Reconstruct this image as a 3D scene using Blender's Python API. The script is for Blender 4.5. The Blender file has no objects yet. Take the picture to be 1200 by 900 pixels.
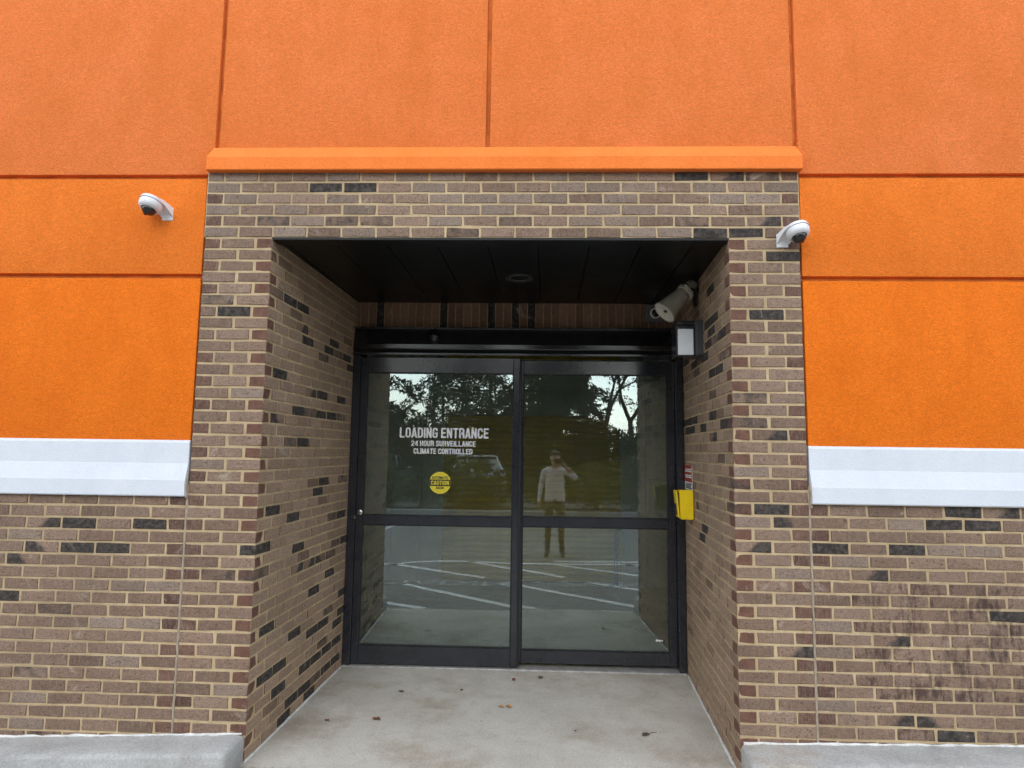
import bpy, bmesh, math, random
from mathutils import Vector, Matrix
random.seed(7)
S = bpy.context.scene
COL = S.collection
RAD = math.radians

# ------------------------------------------------------------------ camera
cam_d = bpy.data.cameras.new('camera'); cam = bpy.data.objects.new('camera', cam_d); COL.objects.link(cam)
cam_d.sensor_fit = 'HORIZONTAL'; cam_d.angle = 2*math.atan(600/753.2146)
cam_d.clip_start = 0.02; cam_d.clip_end = 800
cam.matrix_world = Matrix.Translation((0.21957, -3.60233, 1.68438)) @ Matrix.Rotation(0.0345806, 4, 'Z') @ Matrix.Rotation(1.6755117, 4, 'X') @ Matrix.Rotation(0.0132817, 4, 'Z')
S.camera = cam

# ------------------------------------------------------------------ sky, sun, exposure
W = bpy.data.worlds.new('World'); S.world = W; W.use_nodes = True
wn, wl = W.node_tree.nodes, W.node_tree.links
wn.clear()
out = wn.new('ShaderNodeOutputWorld'); bg = wn.new('ShaderNodeBackground')
sky = wn.new('ShaderNodeTexSky'); sky.sky_type = 'NISHITA'; sky.sun_disc = False
SUN_EL, SUN_AZ = RAD(40), RAD(188)
sky.sun_elevation = SUN_EL; sky.sun_rotation = SUN_AZ; sky.dust_density = 1.5; sky.air_density = 1.3
hs = wn.new('ShaderNodeHueSaturation'); hs.inputs['Saturation'].default_value = 0.55
wl.new(sky.outputs[0], hs.inputs['Color'])
wtc = wn.new('ShaderNodeTexCoord'); wmp = wn.new('ShaderNodeMapping'); wmp.inputs['Scale'].default_value = (1.5, 1.5, 4)
wnz = wn.new('ShaderNodeTexNoise'); wnz.inputs['Scale'].default_value = 2.2; wnz.inputs['Detail'].default_value = 6
wrp = wn.new('ShaderNodeMapRange'); wrp.inputs[1].default_value = .35; wrp.inputs[2].default_value = .65; wrp.inputs[3].default_value = .66; wrp.inputs[4].default_value = 1.18
wl.new(wtc.outputs['Generated'], wmp.inputs[0]); wl.new(wmp.outputs[0], wnz.inputs['Vector']); wl.new(wnz.outputs[0], wrp.inputs[0])
wmul = wn.new('ShaderNodeMixRGB'); wmul.blend_type = 'MULTIPLY'; wmul.inputs[0].default_value = 1
wti = wn.new('ShaderNodeMixRGB'); wti.blend_type = 'MULTIPLY'; wti.inputs[0].default_value = 1; wti.inputs[2].default_value = (.93, 1.0, 1.07, 1)
wl.new(hs.outputs[0], wmul.inputs[1]); wl.new(wrp.outputs[0], wmul.inputs[2])
bg.inputs['Strength'].default_value = 0.15
wl.new(wmul.outputs[0], wti.inputs[1]); wl.new(wti.outputs[0], bg.inputs['Color']); wl.new(bg.outputs[0], out.inputs['Surface'])
sun_d = bpy.data.lights.new('sun', 'SUN'); sun_d.energy = 1.5; sun_d.angle = RAD(150); sun_d.color = (1, .975, .94)
sun = bpy.data.objects.new('sun', sun_d); COL.objects.link(sun)
sdir = Vector((math.sin(SUN_AZ)*math.cos(SUN_EL), math.cos(SUN_AZ)*math.cos(SUN_EL), math.sin(SUN_EL)))
sun.rotation_euler = (-sdir).to_track_quat('-Z', 'Y').to_euler()
S.view_settings.view_transform = 'Standard'; S.view_settings.look = 'None'
S.view_settings.exposure = 0.80; S.view_settings.gamma = 1.0
S.view_settings.use_curve_mapping = False
S.cycles.use_denoising = True; S.cycles.denoising_input_passes = 'RGB_ALBEDO_NORMAL'; S.cycles.denoising_prefilter = 'NONE'
S.cycles.max_bounces = 8; S.cycles.transparent_max_bounces = 12

# ------------------------------------------------------------------ materials
class NT:
    def __init__(s, name):
        s.m = bpy.data.materials.new(name); s.m.use_nodes = True
        s.n, s.l = s.m.node_tree.nodes, s.m.node_tree.links
        s.b = s.n['Principled BSDF']; s.out = s.n['Material Output']
        s.tc = s.n.new('ShaderNodeTexCoord')
    def link(s, a, b): s.l.new(a, b)
    def val(s, sock, v):
        if hasattr(v, 'is_output') or isinstance(v, bpy.types.NodeSocket): s.l.new(v, sock)
        else: sock.default_value = (*v, 1) if isinstance(v, tuple) and len(v) == 3 and sock.type == 'RGBA' else v
    def map(s, vec, scale=(1, 1, 1), loc=(0, 0, 0), rot=(0, 0, 0)):
        n = s.n.new('ShaderNodeMapping'); s.l.new(vec, n.inputs[0])
        n.inputs['Scale'].default_value = scale; n.inputs['Location'].default_value = loc; n.inputs['Rotation'].default_value = rot
        return n.outputs[0]
    def noise(s, vec, scale, detail=4, rough=.55, dist=0):
        n = s.n.new('ShaderNodeTexNoise'); s.l.new(vec, n.inputs['Vector'])
        n.inputs['Scale'].default_value = scale; n.inputs['Detail'].default_value = detail
        n.inputs['Roughness'].default_value = rough; n.inputs['Distortion'].default_value = dist
        return n.outputs[0]
    def range(s, v, a, b, c=0., d=1.):
        n = s.n.new('ShaderNodeMapRange'); s.l.new(v, n.inputs[0])
        for i, x in enumerate((a, b, c, d)): n.inputs[i+1].default_value = x
        return n.outputs[0]
    def mix(s, f, a, b, mode='MIX'):
        n = s.n.new('ShaderNodeMixRGB'); n.blend_type = mode
        s.val(n.inputs[0], f); s.val(n.inputs[1], a); s.val(n.inputs[2], b); return n.outputs[0]
    def math(s, op, a, b=0.):
        n = s.n.new('ShaderNodeMath'); n.operation = op; s.val(n.inputs[0], a); s.val(n.inputs[1], b); return n.outputs[0]
    def bump(s, h, strength, dist=.004):
        n = s.n.new('ShaderNodeBump'); s.l.new(h, n.inputs['Height'])
        n.inputs['Strength'].default_value = strength; n.inputs['Distance'].default_value = dist
        s.l.new(n.outputs[0], s.b.inputs['Normal']); return n
    def set(s, color=None, rough=None, metal=None, spec=None):
        if color is not None: s.val(s.b.inputs['Base Color'], color)
        if rough is not None: s.val(s.b.inputs['Roughness'], rough)
        if metal is not None: s.b.inputs['Metallic'].default_value = metal
        if spec is not None: s.b.inputs['Specular IOR Level'].default_value = spec
        return s.m

def plain(name, color, rough=.5, metal=0, spec=.5, var=.12, scale=30, bump=.0):
    t = NT(name); o = t.tc.outputs['Object']
    f = t.range(t.noise(o, scale, 5), .3, .7, 1-var, 1+var)
    c = t.mix(1., color, f, 'MULTIPLY')
    t.set(c, rough, metal, spec)
    if bump: t.bump(t.noise(o, scale*6, 3), bump, .002)
    return t.m

def brick_mat(name, tone, dark=None, stain=False, rnd=.16):
    """tone: three base colours; dark: None, 'all', 'mid', 'right', 'left'"""
    t = NT(name); o = t.tc.outputs['Object']
    oi = t.n.new('ShaderNodeObjectInfo'); ge = t.n.new('ShaderNodeNewGeometry')
    r = t.math('FRACT', t.math('ADD', oi.outputs['Random'], ge.outputs['Random Per Island']))
    off = t.n.new('ShaderNodeVectorMath'); off.operation = 'SCALE'; off.inputs[0].default_value = (13.1, 7.7, 19.3); t.l.new(r, off.inputs['Scale'])
    add = t.n.new('ShaderNodeVectorMath'); add.operation = 'ADD'; t.l.new(o, add.inputs[0]); t.l.new(off.outputs[0], add.inputs[1])
    v = add.outputs[0]
    rp = t.n.new('ShaderNodeValToRGB'); t.l.new(r, rp.inputs[0])
    for k, p in enumerate((0., .5, 1.)):
        e = rp.color_ramp.elements[k] if k != 1 else rp.color_ramp.elements.new(.5)
        if k == 2: e = rp.color_ramp.elements[-1]
        e.position = p; e.color = (*tone[k], 1)
    c = rp.outputs[0]
    r2 = t.math('FRACT', t.math('MULTIPLY', r, 7.31))
    c = t.mix(1., c, t.range(r2, 0, 1, 1-rnd, 1+rnd), 'MULTIPLY')
    # drag marks of the wire cut, blotches and pits
    drag = t.noise(t.map(v, (260, 60, 22)), 1, 4, .65)
    c = t.mix(t.range(drag, .45, .7, 0, .45), c, (.37, .275, .205))
    c = t.mix(t.range(drag, .36, .22, 0, .6), c, (.075, .055, .045))
    bl = t.noise(v, 22, 4, .6)
    c = t.mix(t.range(bl, .52, .75, 0, .45), c, (.32, .235, .175))
    pit = t.noise(t.map(v, (1, 1, 2.2)), 62, 4, .78, 1.6)
    pm = t.range(pit, .54, .63, 0, .85)
    c = t.mix(pm, c, (.05, .037, .032))
    # smooth red ends
    nm = t.n.new('ShaderNodeSeparateXYZ'); t.l.new(t.tc.outputs['Normal'], nm.inputs[0])
    endf = t.range(t.math('ABSOLUTE', nm.outputs[0]), .6, .8)
    redc = t.mix(t.range(bl, .3, .7), (.125, .06, .042), (.20, .102, .07))
    c = t.mix(endf, c, redc)
    if dark:
        dc = t.mix(t.range(t.noise(v, 40, 5, .7), .42, .72), (.032, .028, .026), (.125, .105, .09))
        if dark == 'all': f = t.range(bl, .2, .38, .75, 1)
        elif dark == 'mid': f = t.range(t.noise(v, 17, 4), .38, .66, .15, .85)
        else:
            sp = t.n.new('ShaderNodeSeparateXYZ'); t.l.new(o, sp.inputs[0])
            sx = t.math('MULTIPLY', sp.outputs[0], 1. if dark == 'right' else -1.)
            e = t.math('ADD', t.math('ADD', sx, t.math('MULTIPLY', sp.outputs[2], -.9)), t.math('MULTIPLY', t.math('SUBTRACT', bl, .5), .07))
            f = t.range(e, -.012, .022, 0, .95)
        c = t.mix(f, c, dc)
    pos = ge.outputs['Position']
    sm = t.noise(pos, 5.5, 6, .72, .6)
    c = t.mix(t.range(sm, .615, .70, 0, .5), c, (.50, .42, .33))
    c = t.mix(t.range(t.noise(t.map(pos, (1, 1, .6), (3, 1, 7)), 1.7, 5, .6), .35, .65, .14, 0), c, (.06, .045, .035))
    sp1 = t.noise(t.map(v, (1, 1, 1.2)), 210, 3, .8)
    c = t.mix(1., c, t.range(sp1, .32, .68, .62, 1.36), 'MULTIPLY')
    if stain:
        dr = t.noise(t.map(pos, (30, 30, 9)), 1, 6, .66, .25); dl = t.noise(t.map(pos, (1, 1, 1.2), (.4, 0, .2)), 5, 4, .6)
        c = t.mix(t.range(t.math('ADD', dr, t.math('MULTIPLY', dl, .9)), .91, 1.10, 0, .8), c, (.052, .030, .027))
    t.set(c, t.range(bl, .3, .7, .78, .95), spec=.25)
    h = t.math('ADD', t.math('MULTIPLY', drag, .7), t.math('MULTIPLY', pm, -1.4))
    t.bump(t.math('ADD', h, t.math('MULTIPLY', bl, .6)), .55, .0025)
    return t.m

TAN = ((.190, .120, .083), (.235, .153, .107), (.285, .193, .140))
GRY = ((.22, .160, .120), (.26, .192, .148), (.285, .214, .168))
RED = ((.10, .05, .038), (.14, .07, .05), (.175, .09, .063))
TAN_LIT = ((.35, .236, .158), (.385, .264, .180), (.42, .294, .203))  # tan lightened for the reveals, making up for the light missing there
SOL = ((.26, .145, .09), (.31, .18, .112), (.36, .215, .14))
BM = {'pale': brick_mat('lit_tan_clay', TAN_LIT, rnd=.10), 'tan': brick_mat('tan_brick_clay', TAN), 'grey': brick_mat('greyish_brick_clay', GRY), 'red': brick_mat('red_closer_clay', RED),
      'soldier': brick_mat('warm_brick_clay', SOL),
      'D': brick_mat('flashed_dark_clay', TAN, 'all'), 'M': brick_mat('part_flashed_clay', TAN, 'mid'),
      'R': brick_mat('flashed_right_clay', TAN, 'right'), 'L': brick_mat('flashed_left_clay', TAN, 'left'),
      'stain': brick_mat('rust_stained_clay', TAN, None, True)}

def mortar_mat():
    t = NT('buff_mortar'); o = t.tc.outputs['Object']
    a = t.noise(o, 14, 5, .6); b = t.noise(o, 160, 3, .7)
    c = t.mix(t.range(a, .3, .7), (.46, .335, .19), (.62, .48, .295))
    c = t.mix(t.range(b, .62, .75, 0, .5), c, (.26, .19, .11))
    ge = t.n.new('ShaderNodeNewGeometry'); pos = ge.outputs['Position']
    dr = t.noise(t.map(pos, (30, 30, 9)), 1, 6, .66, .25); dl = t.noise(t.map(pos, (1, 1, 1.2), (.4, 0, .2)), 5, 4, .6)
    sx = t.n.new('ShaderNodeSeparateXYZ'); t.l.new(pos, sx.inputs[0])
    win = t.math('MULTIPLY', t.math('MULTIPLY', t.range(sx.outputs[0], 2.0, 2.15), t.range(sx.outputs[0], 3.0, 2.8)), t.math('MULTIPLY', t.range(sx.outputs[2], .38, .5), t.range(sx.outputs[2], 1.0, .88)))
    c = t.mix(t.math('MULTIPLY', win, t.range(t.math('ADD', dr, t.math('MULTIPLY', dl, .9)), .91, 1.10, 0, .65)), c, (.075, .05, .04))
    c = t.mix(t.range(t.noise(t.map(pos, (1, 1, .6), (3, 1, 7)), 1.7, 5, .6), .35, .65, .35, 0), c, (.16, .12, .075))
    t.set(c, .95, spec=.1); t.bump(t.noise(o, 110, 4, .7), .7, .004); return t.m
def stucco_mat(name, c1, c2, c3, bumps=.55, grain=1.):
    t = NT(name); o = t.tc.outputs['Object']
    wv = t.map(o, (1, 1, 1.55))
    g = t.noise(wv, 48, 5, .66, 1.4); big = t.noise(o, 1.6, 5, .6); mid = t.noise(t.map(o, (1, 1, .5)), 5, 5, .65)
    c = t.mix(t.range(big, .33, .67), c1, c2)
    c = t.mix(t.range(mid, .45, .72, 0, .65), c, c3)
    c = t.mix(t.range(t.noise(t.map(o, (7, 7, .55)), 1, 5, .6), .55, .75, 0, .35), c, c3)
    c = t.mix(t.range(g, .36, .62, .55*grain, 0), c, tuple(x*.82 for x in c3))
    c = t.mix(1., c, t.range(t.noise(wv, 150, 3, .7), .3, .7, 1-.2*grain, 1+.15*grain), 'MULTIPLY')
    t.set(c, .9, spec=.2)
    h = t.math('ADD', g, t.math('MULTIPLY', t.noise(wv, 190, 2, .6), .35))
    t.bump(h, bumps, .018); return t.m
def concrete_mat(name, c1, c2, stain, bump=.35):
    t = NT(name); o = t.tc.outputs['Object']
    a = t.noise(o, 2.3, 7, .62, .6); b = t.noise(o, 9, 5, .65); f = t.noise(o, 130, 4, .8)
    c = t.mix(t.range(a, .32, .68), c1, c2)
    c = t.mix(t.range(b, .52, .78, 0, .55), c, stain)
    c = t.mix(t.range(t.noise(t.map(o, (1, 1, 1), (4, 2, 0)), 1.3, 6, .7), .50, .66, 0, .75), c, (.31, .25, .18))
    c = t.mix(t.range(f, .56, .70, 0, .55), c, (.21, .19, .165))
    c = t.mix(t.range(t.noise(o, 95, 4, .75), .60, .72, 0, .5), c, (.24, .215, .18))
    c = t.mix(t.range(t.noise(o, 170, 3, .8), .58, .70, 0, .55), c, (.66, .63, .58))
    c = t.mix(1., c, t.range(t.noise(o, 75, 5, .85), .3, .7, .74, 1.24), 'MULTIPLY')
    t.set(c, t.range(b, .3, .7, .7, .92), spec=.3)
    t.bump(t.math('ADD', f, t.math('MULTIPLY', b, 2.)), bump, .002); return t.m
def asphalt_mat():
    t = NT('asphalt'); o = t.tc.outputs['Object']
    f = t.noise(o, 160, 3, .75); a = t.noise(o, .8, 6, .65)
    c = t.mix(t.range(f, .4, .7), (.16, .153, .138), (.31, .297, .268))
    c = t.mix(1., c, t.range(a, .3, .7, .75, 1.3), 'MULTIPLY')
    t.set(c, .88); t.bump(f, .5, .004); return t.m
def glass_mat():
    t = NT('tinted_door_glass'); o = t.tc.outputs['Object']
    n, l = t.n, t.l
    n.remove(t.b)
    tr = n.new('ShaderNodeBsdfTransparent'); tr.inputs[0].default_value = (.95, .98, .92, 1)
    gl = n.new('ShaderNodeBsdfGlossy'); gl.inputs['Color'].default_value = (.82, .95, 1, 1); gl.inputs['Roughness'].default_value = .0
    fr = n.new('ShaderNodeFresnel'); fr.inputs[0].default_value = 2.28
    bp = n.new('ShaderNodeBump'); bp.inputs['Strength'].default_value = .010; bp.inputs['Distance'].default_value = .01
    l.new(t.noise(t.map(o, (1, 1, 1)), 5.5, 2, .5), bp.inputs['Height']); l.new(bp.outputs[0], gl.inputs['Normal'])
    mx = n.new('ShaderNodeMixShader'); l.new(fr.outputs[0], mx.inputs[0]); l.new(tr.outputs[0], mx.inputs[1]); l.new(gl.outputs[0], mx.inputs[2])
    df = n.new('ShaderNodeBsdfDiffuse'); df.inputs[0].default_value = (.60, .58, .50, 1)  # thin dust film, its milky haze mixed in to lift the dark interior
    mf = n.new('ShaderNodeMixShader'); l.new(t.range(t.noise(o, 2.2, 5, .6), .3, .75, .012, .035), mf.inputs[0])
    l.new(mx.outputs[0], mf.inputs[1]); l.new(df.outputs[0], mf.inputs[2])
    l.new(mf.outputs[0], t.out.inputs[0]); return t.m
def metal_paint(name, color, rough, spec=.5, wob=.02):
    t = NT(name); o = t.tc.outputs['Object']
    a = t.noise(o, 6, 5, .6)
    c = t.mix(1., color, t.range(a, .3, .7, .85, 1.2), 'MULTIPLY')
    t.set(c, t.range(t.noise(o, 7, 3), .3, .7, rough*.93, rough*1.08), spec=spec)
    t.bump(t.noise(o, 3.5, 2), wob*4, .02); return t.m
def leaf_mat(name, c1, c2):
    t = NT(name); ge = t.n.new('ShaderNodeNewGeometry')
    c = t.mix(ge.outputs['Random Per Island'], c1, c2); t.set(c, .65, spec=.3); return t.m

M = {
 'mortar': mortar_mat(),
 'sealant': plain('grey_brown_sealant', (.33, .27, .20), .8, var=.25, scale=25, bump=.3),
 'caulk': plain('white_caulk', (.62, .61, .58), .7, var=.2, scale=40, bump=.3),
 'orange': stucco_mat('orange_stucco', (.86, .188, .010), (.92, .208, .014), (.76, .152, .007)),
 'orange_mid': stucco_mat('orange_stucco_lighter', (.85, .202, .022), (.92, .228, .031), (.75, .165, .014)),
 'orange_top': stucco_mat('orange_stucco_pinker', (.86, .218, .052), (.93, .25, .072), (.75, .182, .032)),  # middle and upper panels step paler and pinker than the lower ones
 'orange_ledge': stucco_mat('orange_smooth_stucco', (.90, .225, .045), (.94, .245, .052), (.82, .19, .03), .35, .6),
 'orange_groove': plain('shaded_orange_groove', (.58, .165, .026), .9, var=.25, scale=9),  # darker orange puts the shade of the grooves into their colour
 'white': stucco_mat('white_stucco', (.65, .68, .73), (.69, .72, .77), (.61, .64, .69), .22, .3),
 'slab': concrete_mat('broom_finished_concrete', (.43, .395, .335), (.56, .525, .462), (.36, .305, .23), .8),
 'kerb': concrete_mat('kerb_concrete', (.32, .316, .305), (.45, .445, .43), (.25, .24, .225), 1.0),
 'asphalt': asphalt_mat(),
 'worn': plain('worn_road_lettering', (.34, .335, .31), .8, var=.5, scale=14), 'stripe': plain('white_road_paint', (.74, .73, .69), .75, var=.25, scale=12),
 'frame': metal_paint('dark_anodised_frame', (.020, .022, .028), .17, .8),
 'header': metal_paint('gloss_black_header', (.012, .012, .014), .12, .8, .01),
 'soffit': metal_paint('black_metal_soffit', (.0055, .0055, .0055), .36, .3, .03),
 'grey_dark': plain('charcoal_powder_coat', (.05, .05, .053), .5),
 'gasket': plain('black_gasket', (.008, .008, .008), .6),
 'glass': glass_mat(),
 'alu': plain('threshold_aluminium', (.55, .54, .52), .45, .6, var=.2, scale=20),
 'vinyl': plain('white_vinyl', (.80, .80, .78), .5, var=.04),
 'yellow': plain('yellow_vinyl', (.72, .60, .03), .45, var=.06),
 'yellow_box': plain('yellow_plastic', (.85, .60, .012), .35, var=.06, scale=12),
 'black': plain('black_print', (.012, .012, .012), .5),
 'red': plain('red_print', (.42, .045, .025), .5, var=.1),
 'white_plastic': plain('white_plastic', (.72, .74, .76), .35, var=.05, scale=20),
 'dome': plain('smoked_dome', (.012, .012, .014), .06, spec=.8, var=0),
 'beige': plain('beige_plastic', (.46, .44, .36), .5, var=.14, scale=18),
 'beige_in': plain('pale_beige_plastic', (.62, .60, .50), .5, var=.1),
 'steel_dk': plain('dark_bracket_steel', (.03, .028, .025), .5, var=.2),
 'grey_box': plain('grey_box_metal', (.16, .16, .16), .55, .2, var=.15),
 'lens': plain('opal_lens', (.80, .83, .86), .3, var=.04, scale=8),
 'steel': plain('bright_steel', (.55, .55, .53), .25, 1, var=.1),
 'roll': plain('ochre_roll_up_steel', (.93, .66, .03), .45, var=.12, scale=4),
 'int_wall': plain('grey_liner_panel', (.74, .76, .77), .6, var=.1, scale=3),
 'int_dark': plain('dim_interior_wall', (.74, .75, .74), .7, var=.15, scale=3),
 'int_floor': concrete_mat('sealed_interior_concrete', (.66, .66, .64), (.72, .72, .70), (.60, .60, .58)),
 'bark': plain('bark', (.07, .055, .042), .9, var=.35, scale=18, bump=.8),
 'needle': leaf_mat('dark_needles', (.022, .034, .018), (.06, .075, .035)),
 'leaf': leaf_mat('green_leaves', (.04, .065, .02), (.10, .13, .035)),
 'leaf_y': leaf_mat('yellow_green_leaves', (.12, .13, .03), (.24, .21, .05)),
 'grass': leaf_mat('grass_blades', (.05, .08, .02), (.12, .13, .05)),
 'soil': plain('mulch', (.09, .065, .045), .95, var=.35, scale=9, bump=.8),
 'leaf_brown': plain('dry_leaf', (.17, .055, .03), .7, var=.3, scale=60),
 'leaf_tan': plain('tan_leaf', (.40, .20, .07), .7, var=.3, scale=60),
 'car_white': plain('white_car_paint', (.75, .76, .77), .2, var=.02), 'car_grey': plain('silver_car_paint', (.35, .36, .38), .25, .5, var=.03),
 'car_dark': plain('dark_car_paint', (.03, .035, .05), .2, var=.03),
 'car_glass': plain('car_glass', (.02, .025, .03), .05, spec=.8, var=0), 'tyre': plain('tyre_rubber', (.02, .02, .02), .85),
 'rim': plain('wheel_rim', (.5, .5, .5), .3, .8), 'lamp': plain('headlamp_glass', (.7, .72, .75), .1), 'tail': plain('tail_lamp', (.35, .01, .01), .2),
 'skin': plain('skin', (.42, .25, .18), .5, var=.06), 'shirt': plain('pale_knit', (.76, .74, .70), .9, var=.08, scale=25, bump=.4),
 'trouser': plain('dark_trousers', (.045, .047, .055), .9, var=.15), 'shoe': plain('dark_shoe', (.05, .04, .035), .6), 'hair': plain('dark_hair', (.03, .022, .016), .7, var=.3),
 'eye': plain('eye', (.5, .5, .48), .2), 'phone': plain('phone_case', (.02, .02, .025), .25),
}

# ------------------------------------------------------------------ helpers
def tag(o, label=None, cat=None, group=None, kind=None):
    if label: o['label'] = label
    if cat: o['category'] = cat
    if group: o['group'] = group
    if kind: o['kind'] = kind
    return o
def thing(name, label, cat, loc=(0, 0, 0), rz=0, group=None):
    o = bpy.data.objects.new(name, None); o.empty_display_size = .1; COL.objects.link(o)
    o.location = loc; o.rotation_euler = (0, 0, rz)
    return tag(o, label, cat, group)
def link(name, me, mat=None, parent=None, loc=(0, 0, 0), rot=(0, 0, 0)):
    if mat is not None and not len(me.materials): me.materials.append(mat)
    o = bpy.data.objects.new(name, me); COL.objects.link(o); o.parent = parent; o.location = loc; o.rotation_euler = rot
    return o
def fin(bm, name, smooth=None):
    bmesh.ops.recalc_face_normals(bm, faces=bm.faces[:])
    me = bpy.data.meshes.new(name); bm.to_mesh(me); bm.free()
    if smooth is not None:
        me.shade_smooth()
        me.set_sharp_from_angle(angle=RAD(smooth))
    return me
def obj(name, bm, mat, parent=None, loc=(0, 0, 0), rot=(0, 0, 0), smooth=None):
    return link(name, fin(bm, name, smooth), mat, parent, loc, rot)
def box(bm, x0, x1, y0, y1, z0, z1, bev=0., seg=1, mtx=None):
    r = bmesh.ops.create_cube(bm, size=1); vs = r['verts']
    for v in vs: v.co = Vector((x0+(v.co.x+.5)*(x1-x0), y0+(v.co.y+.5)*(y1-y0), z0+(v.co.z+.5)*(z1-z0)))
    if bev:
        es = {e for v in vs for e in v.link_edges}
        b = bmesh.ops.bevel(bm, geom=list(es), offset=bev, segments=seg, affect='EDGES', profile=.5)
        vs = list({v for f in b['faces'] for v in f.verts} | {v for v in vs if v.is_valid})
    if mtx is not None: bmesh.ops.transform(bm, matrix=mtx, verts=vs)
    return vs
def bxm(*a, **k):
    bm = bmesh.new(); box(bm, *a, **k); return bm
def tube(bm, pts, rad, n=8, cap=True):
    pts = [Vector(p) for p in pts]; rad = rad if isinstance(rad, (list, tuple)) else [rad]*len(pts)
    rings = []; up = Vector((.123, .456, .88)).normalized()
    for i, p in enumerate(pts):
        d = (pts[min(i+1, len(pts)-1)]-pts[max(i-1, 0)]).normalized()
        a = d.cross(up).normalized() if abs(d.dot(up)) < .98 else d.cross(Vector((1, 0, 0))).normalized(); b = d.cross(a)
        rings.append([bm.verts.new(p+(a*math.cos(t)+b*math.sin(t))*rad[i]) for t in [2*math.pi*k/n for k in range(n)]])
    for A, B in zip(rings, rings[1:]):
        for k in range(n): bm.faces.new((A[k], A[(k+1) % n], B[(k+1) % n], B[k]))
    if cap: bm.faces.new(rings[0][::-1]); bm.faces.new(rings[-1])
def lathe(bm, prof, n=32, mtx=None, cap=True):
    """prof: (r, z) pairs round local z"""
    rings = []; new = []
    for r, z in prof:
        ring = [bm.verts.new((r*math.cos(2*math.pi*k/n), r*math.sin(2*math.pi*k/n), z)) for k in range(n)]; rings.append(ring); new += ring
    for A, B in zip(rings, rings[1:]):
        for k in range(n): bm.faces.new((A[k], A[(k+1) % n], B[(k+1) % n], B[k]))
    if cap: bm.faces.new(rings[0][::-1]); bm.faces.new(rings[-1])
    if mtx is not None: bmesh.ops.transform(bm, matrix=mtx, verts=new)
def prism(bm, prof, x0, x1):
    """prof: (y, z) outline, extruded along x; prof may be a function of x side"""
    a = [bm.verts.new((x0, y, z)) for y, z in prof]; b = [bm.verts.new((x1, y, z)) for y, z in prof]
    n = len(prof)
    for k in range(n): bm.faces.new((a[k], a[(k+1) % n], b[(k+1) % n], b[k]))
    bm.faces.new(a[::-1]); bm.faces.new(b)
    return a, b
def aim(p, d):
    return Matrix.Translation(p) @ Vector(d).normalized().to_track_quat('Z', 'Y').to_matrix().to_4x4()
def text_mesh(body, x0, x1, z0, z1, y, bold=0.0, thick=.0006):
    c = bpy.data.curves.new('lettering', 'FONT'); c.body = body; c.size = 1; c.offset = bold; c.resolution_u = 3
    t = bpy.data.objects.new('lettering_tmp', c); COL.objects.link(t)
    dg = bpy.context.evaluated_depsgraph_get(); me = bpy.data.meshes.new_from_object(t.evaluated_get(dg))
    bpy.data.objects.remove(t); bpy.data.curves.remove(c)
    xs = [v.co.x for v in me.vertices]; ys = [v.co.y for v in me.vertices]
    ax, bx, ay, by = min(xs), max(xs), min(ys), max(ys)
    for v in me.vertices:
        v.co = Vector((x0+(v.co.x-ax)/(bx-ax)*(x1-x0), y, z0+(v.co.y-ay)/(by-ay)*(z1-z0)))
    me.materials.clear()
    return me

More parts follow.
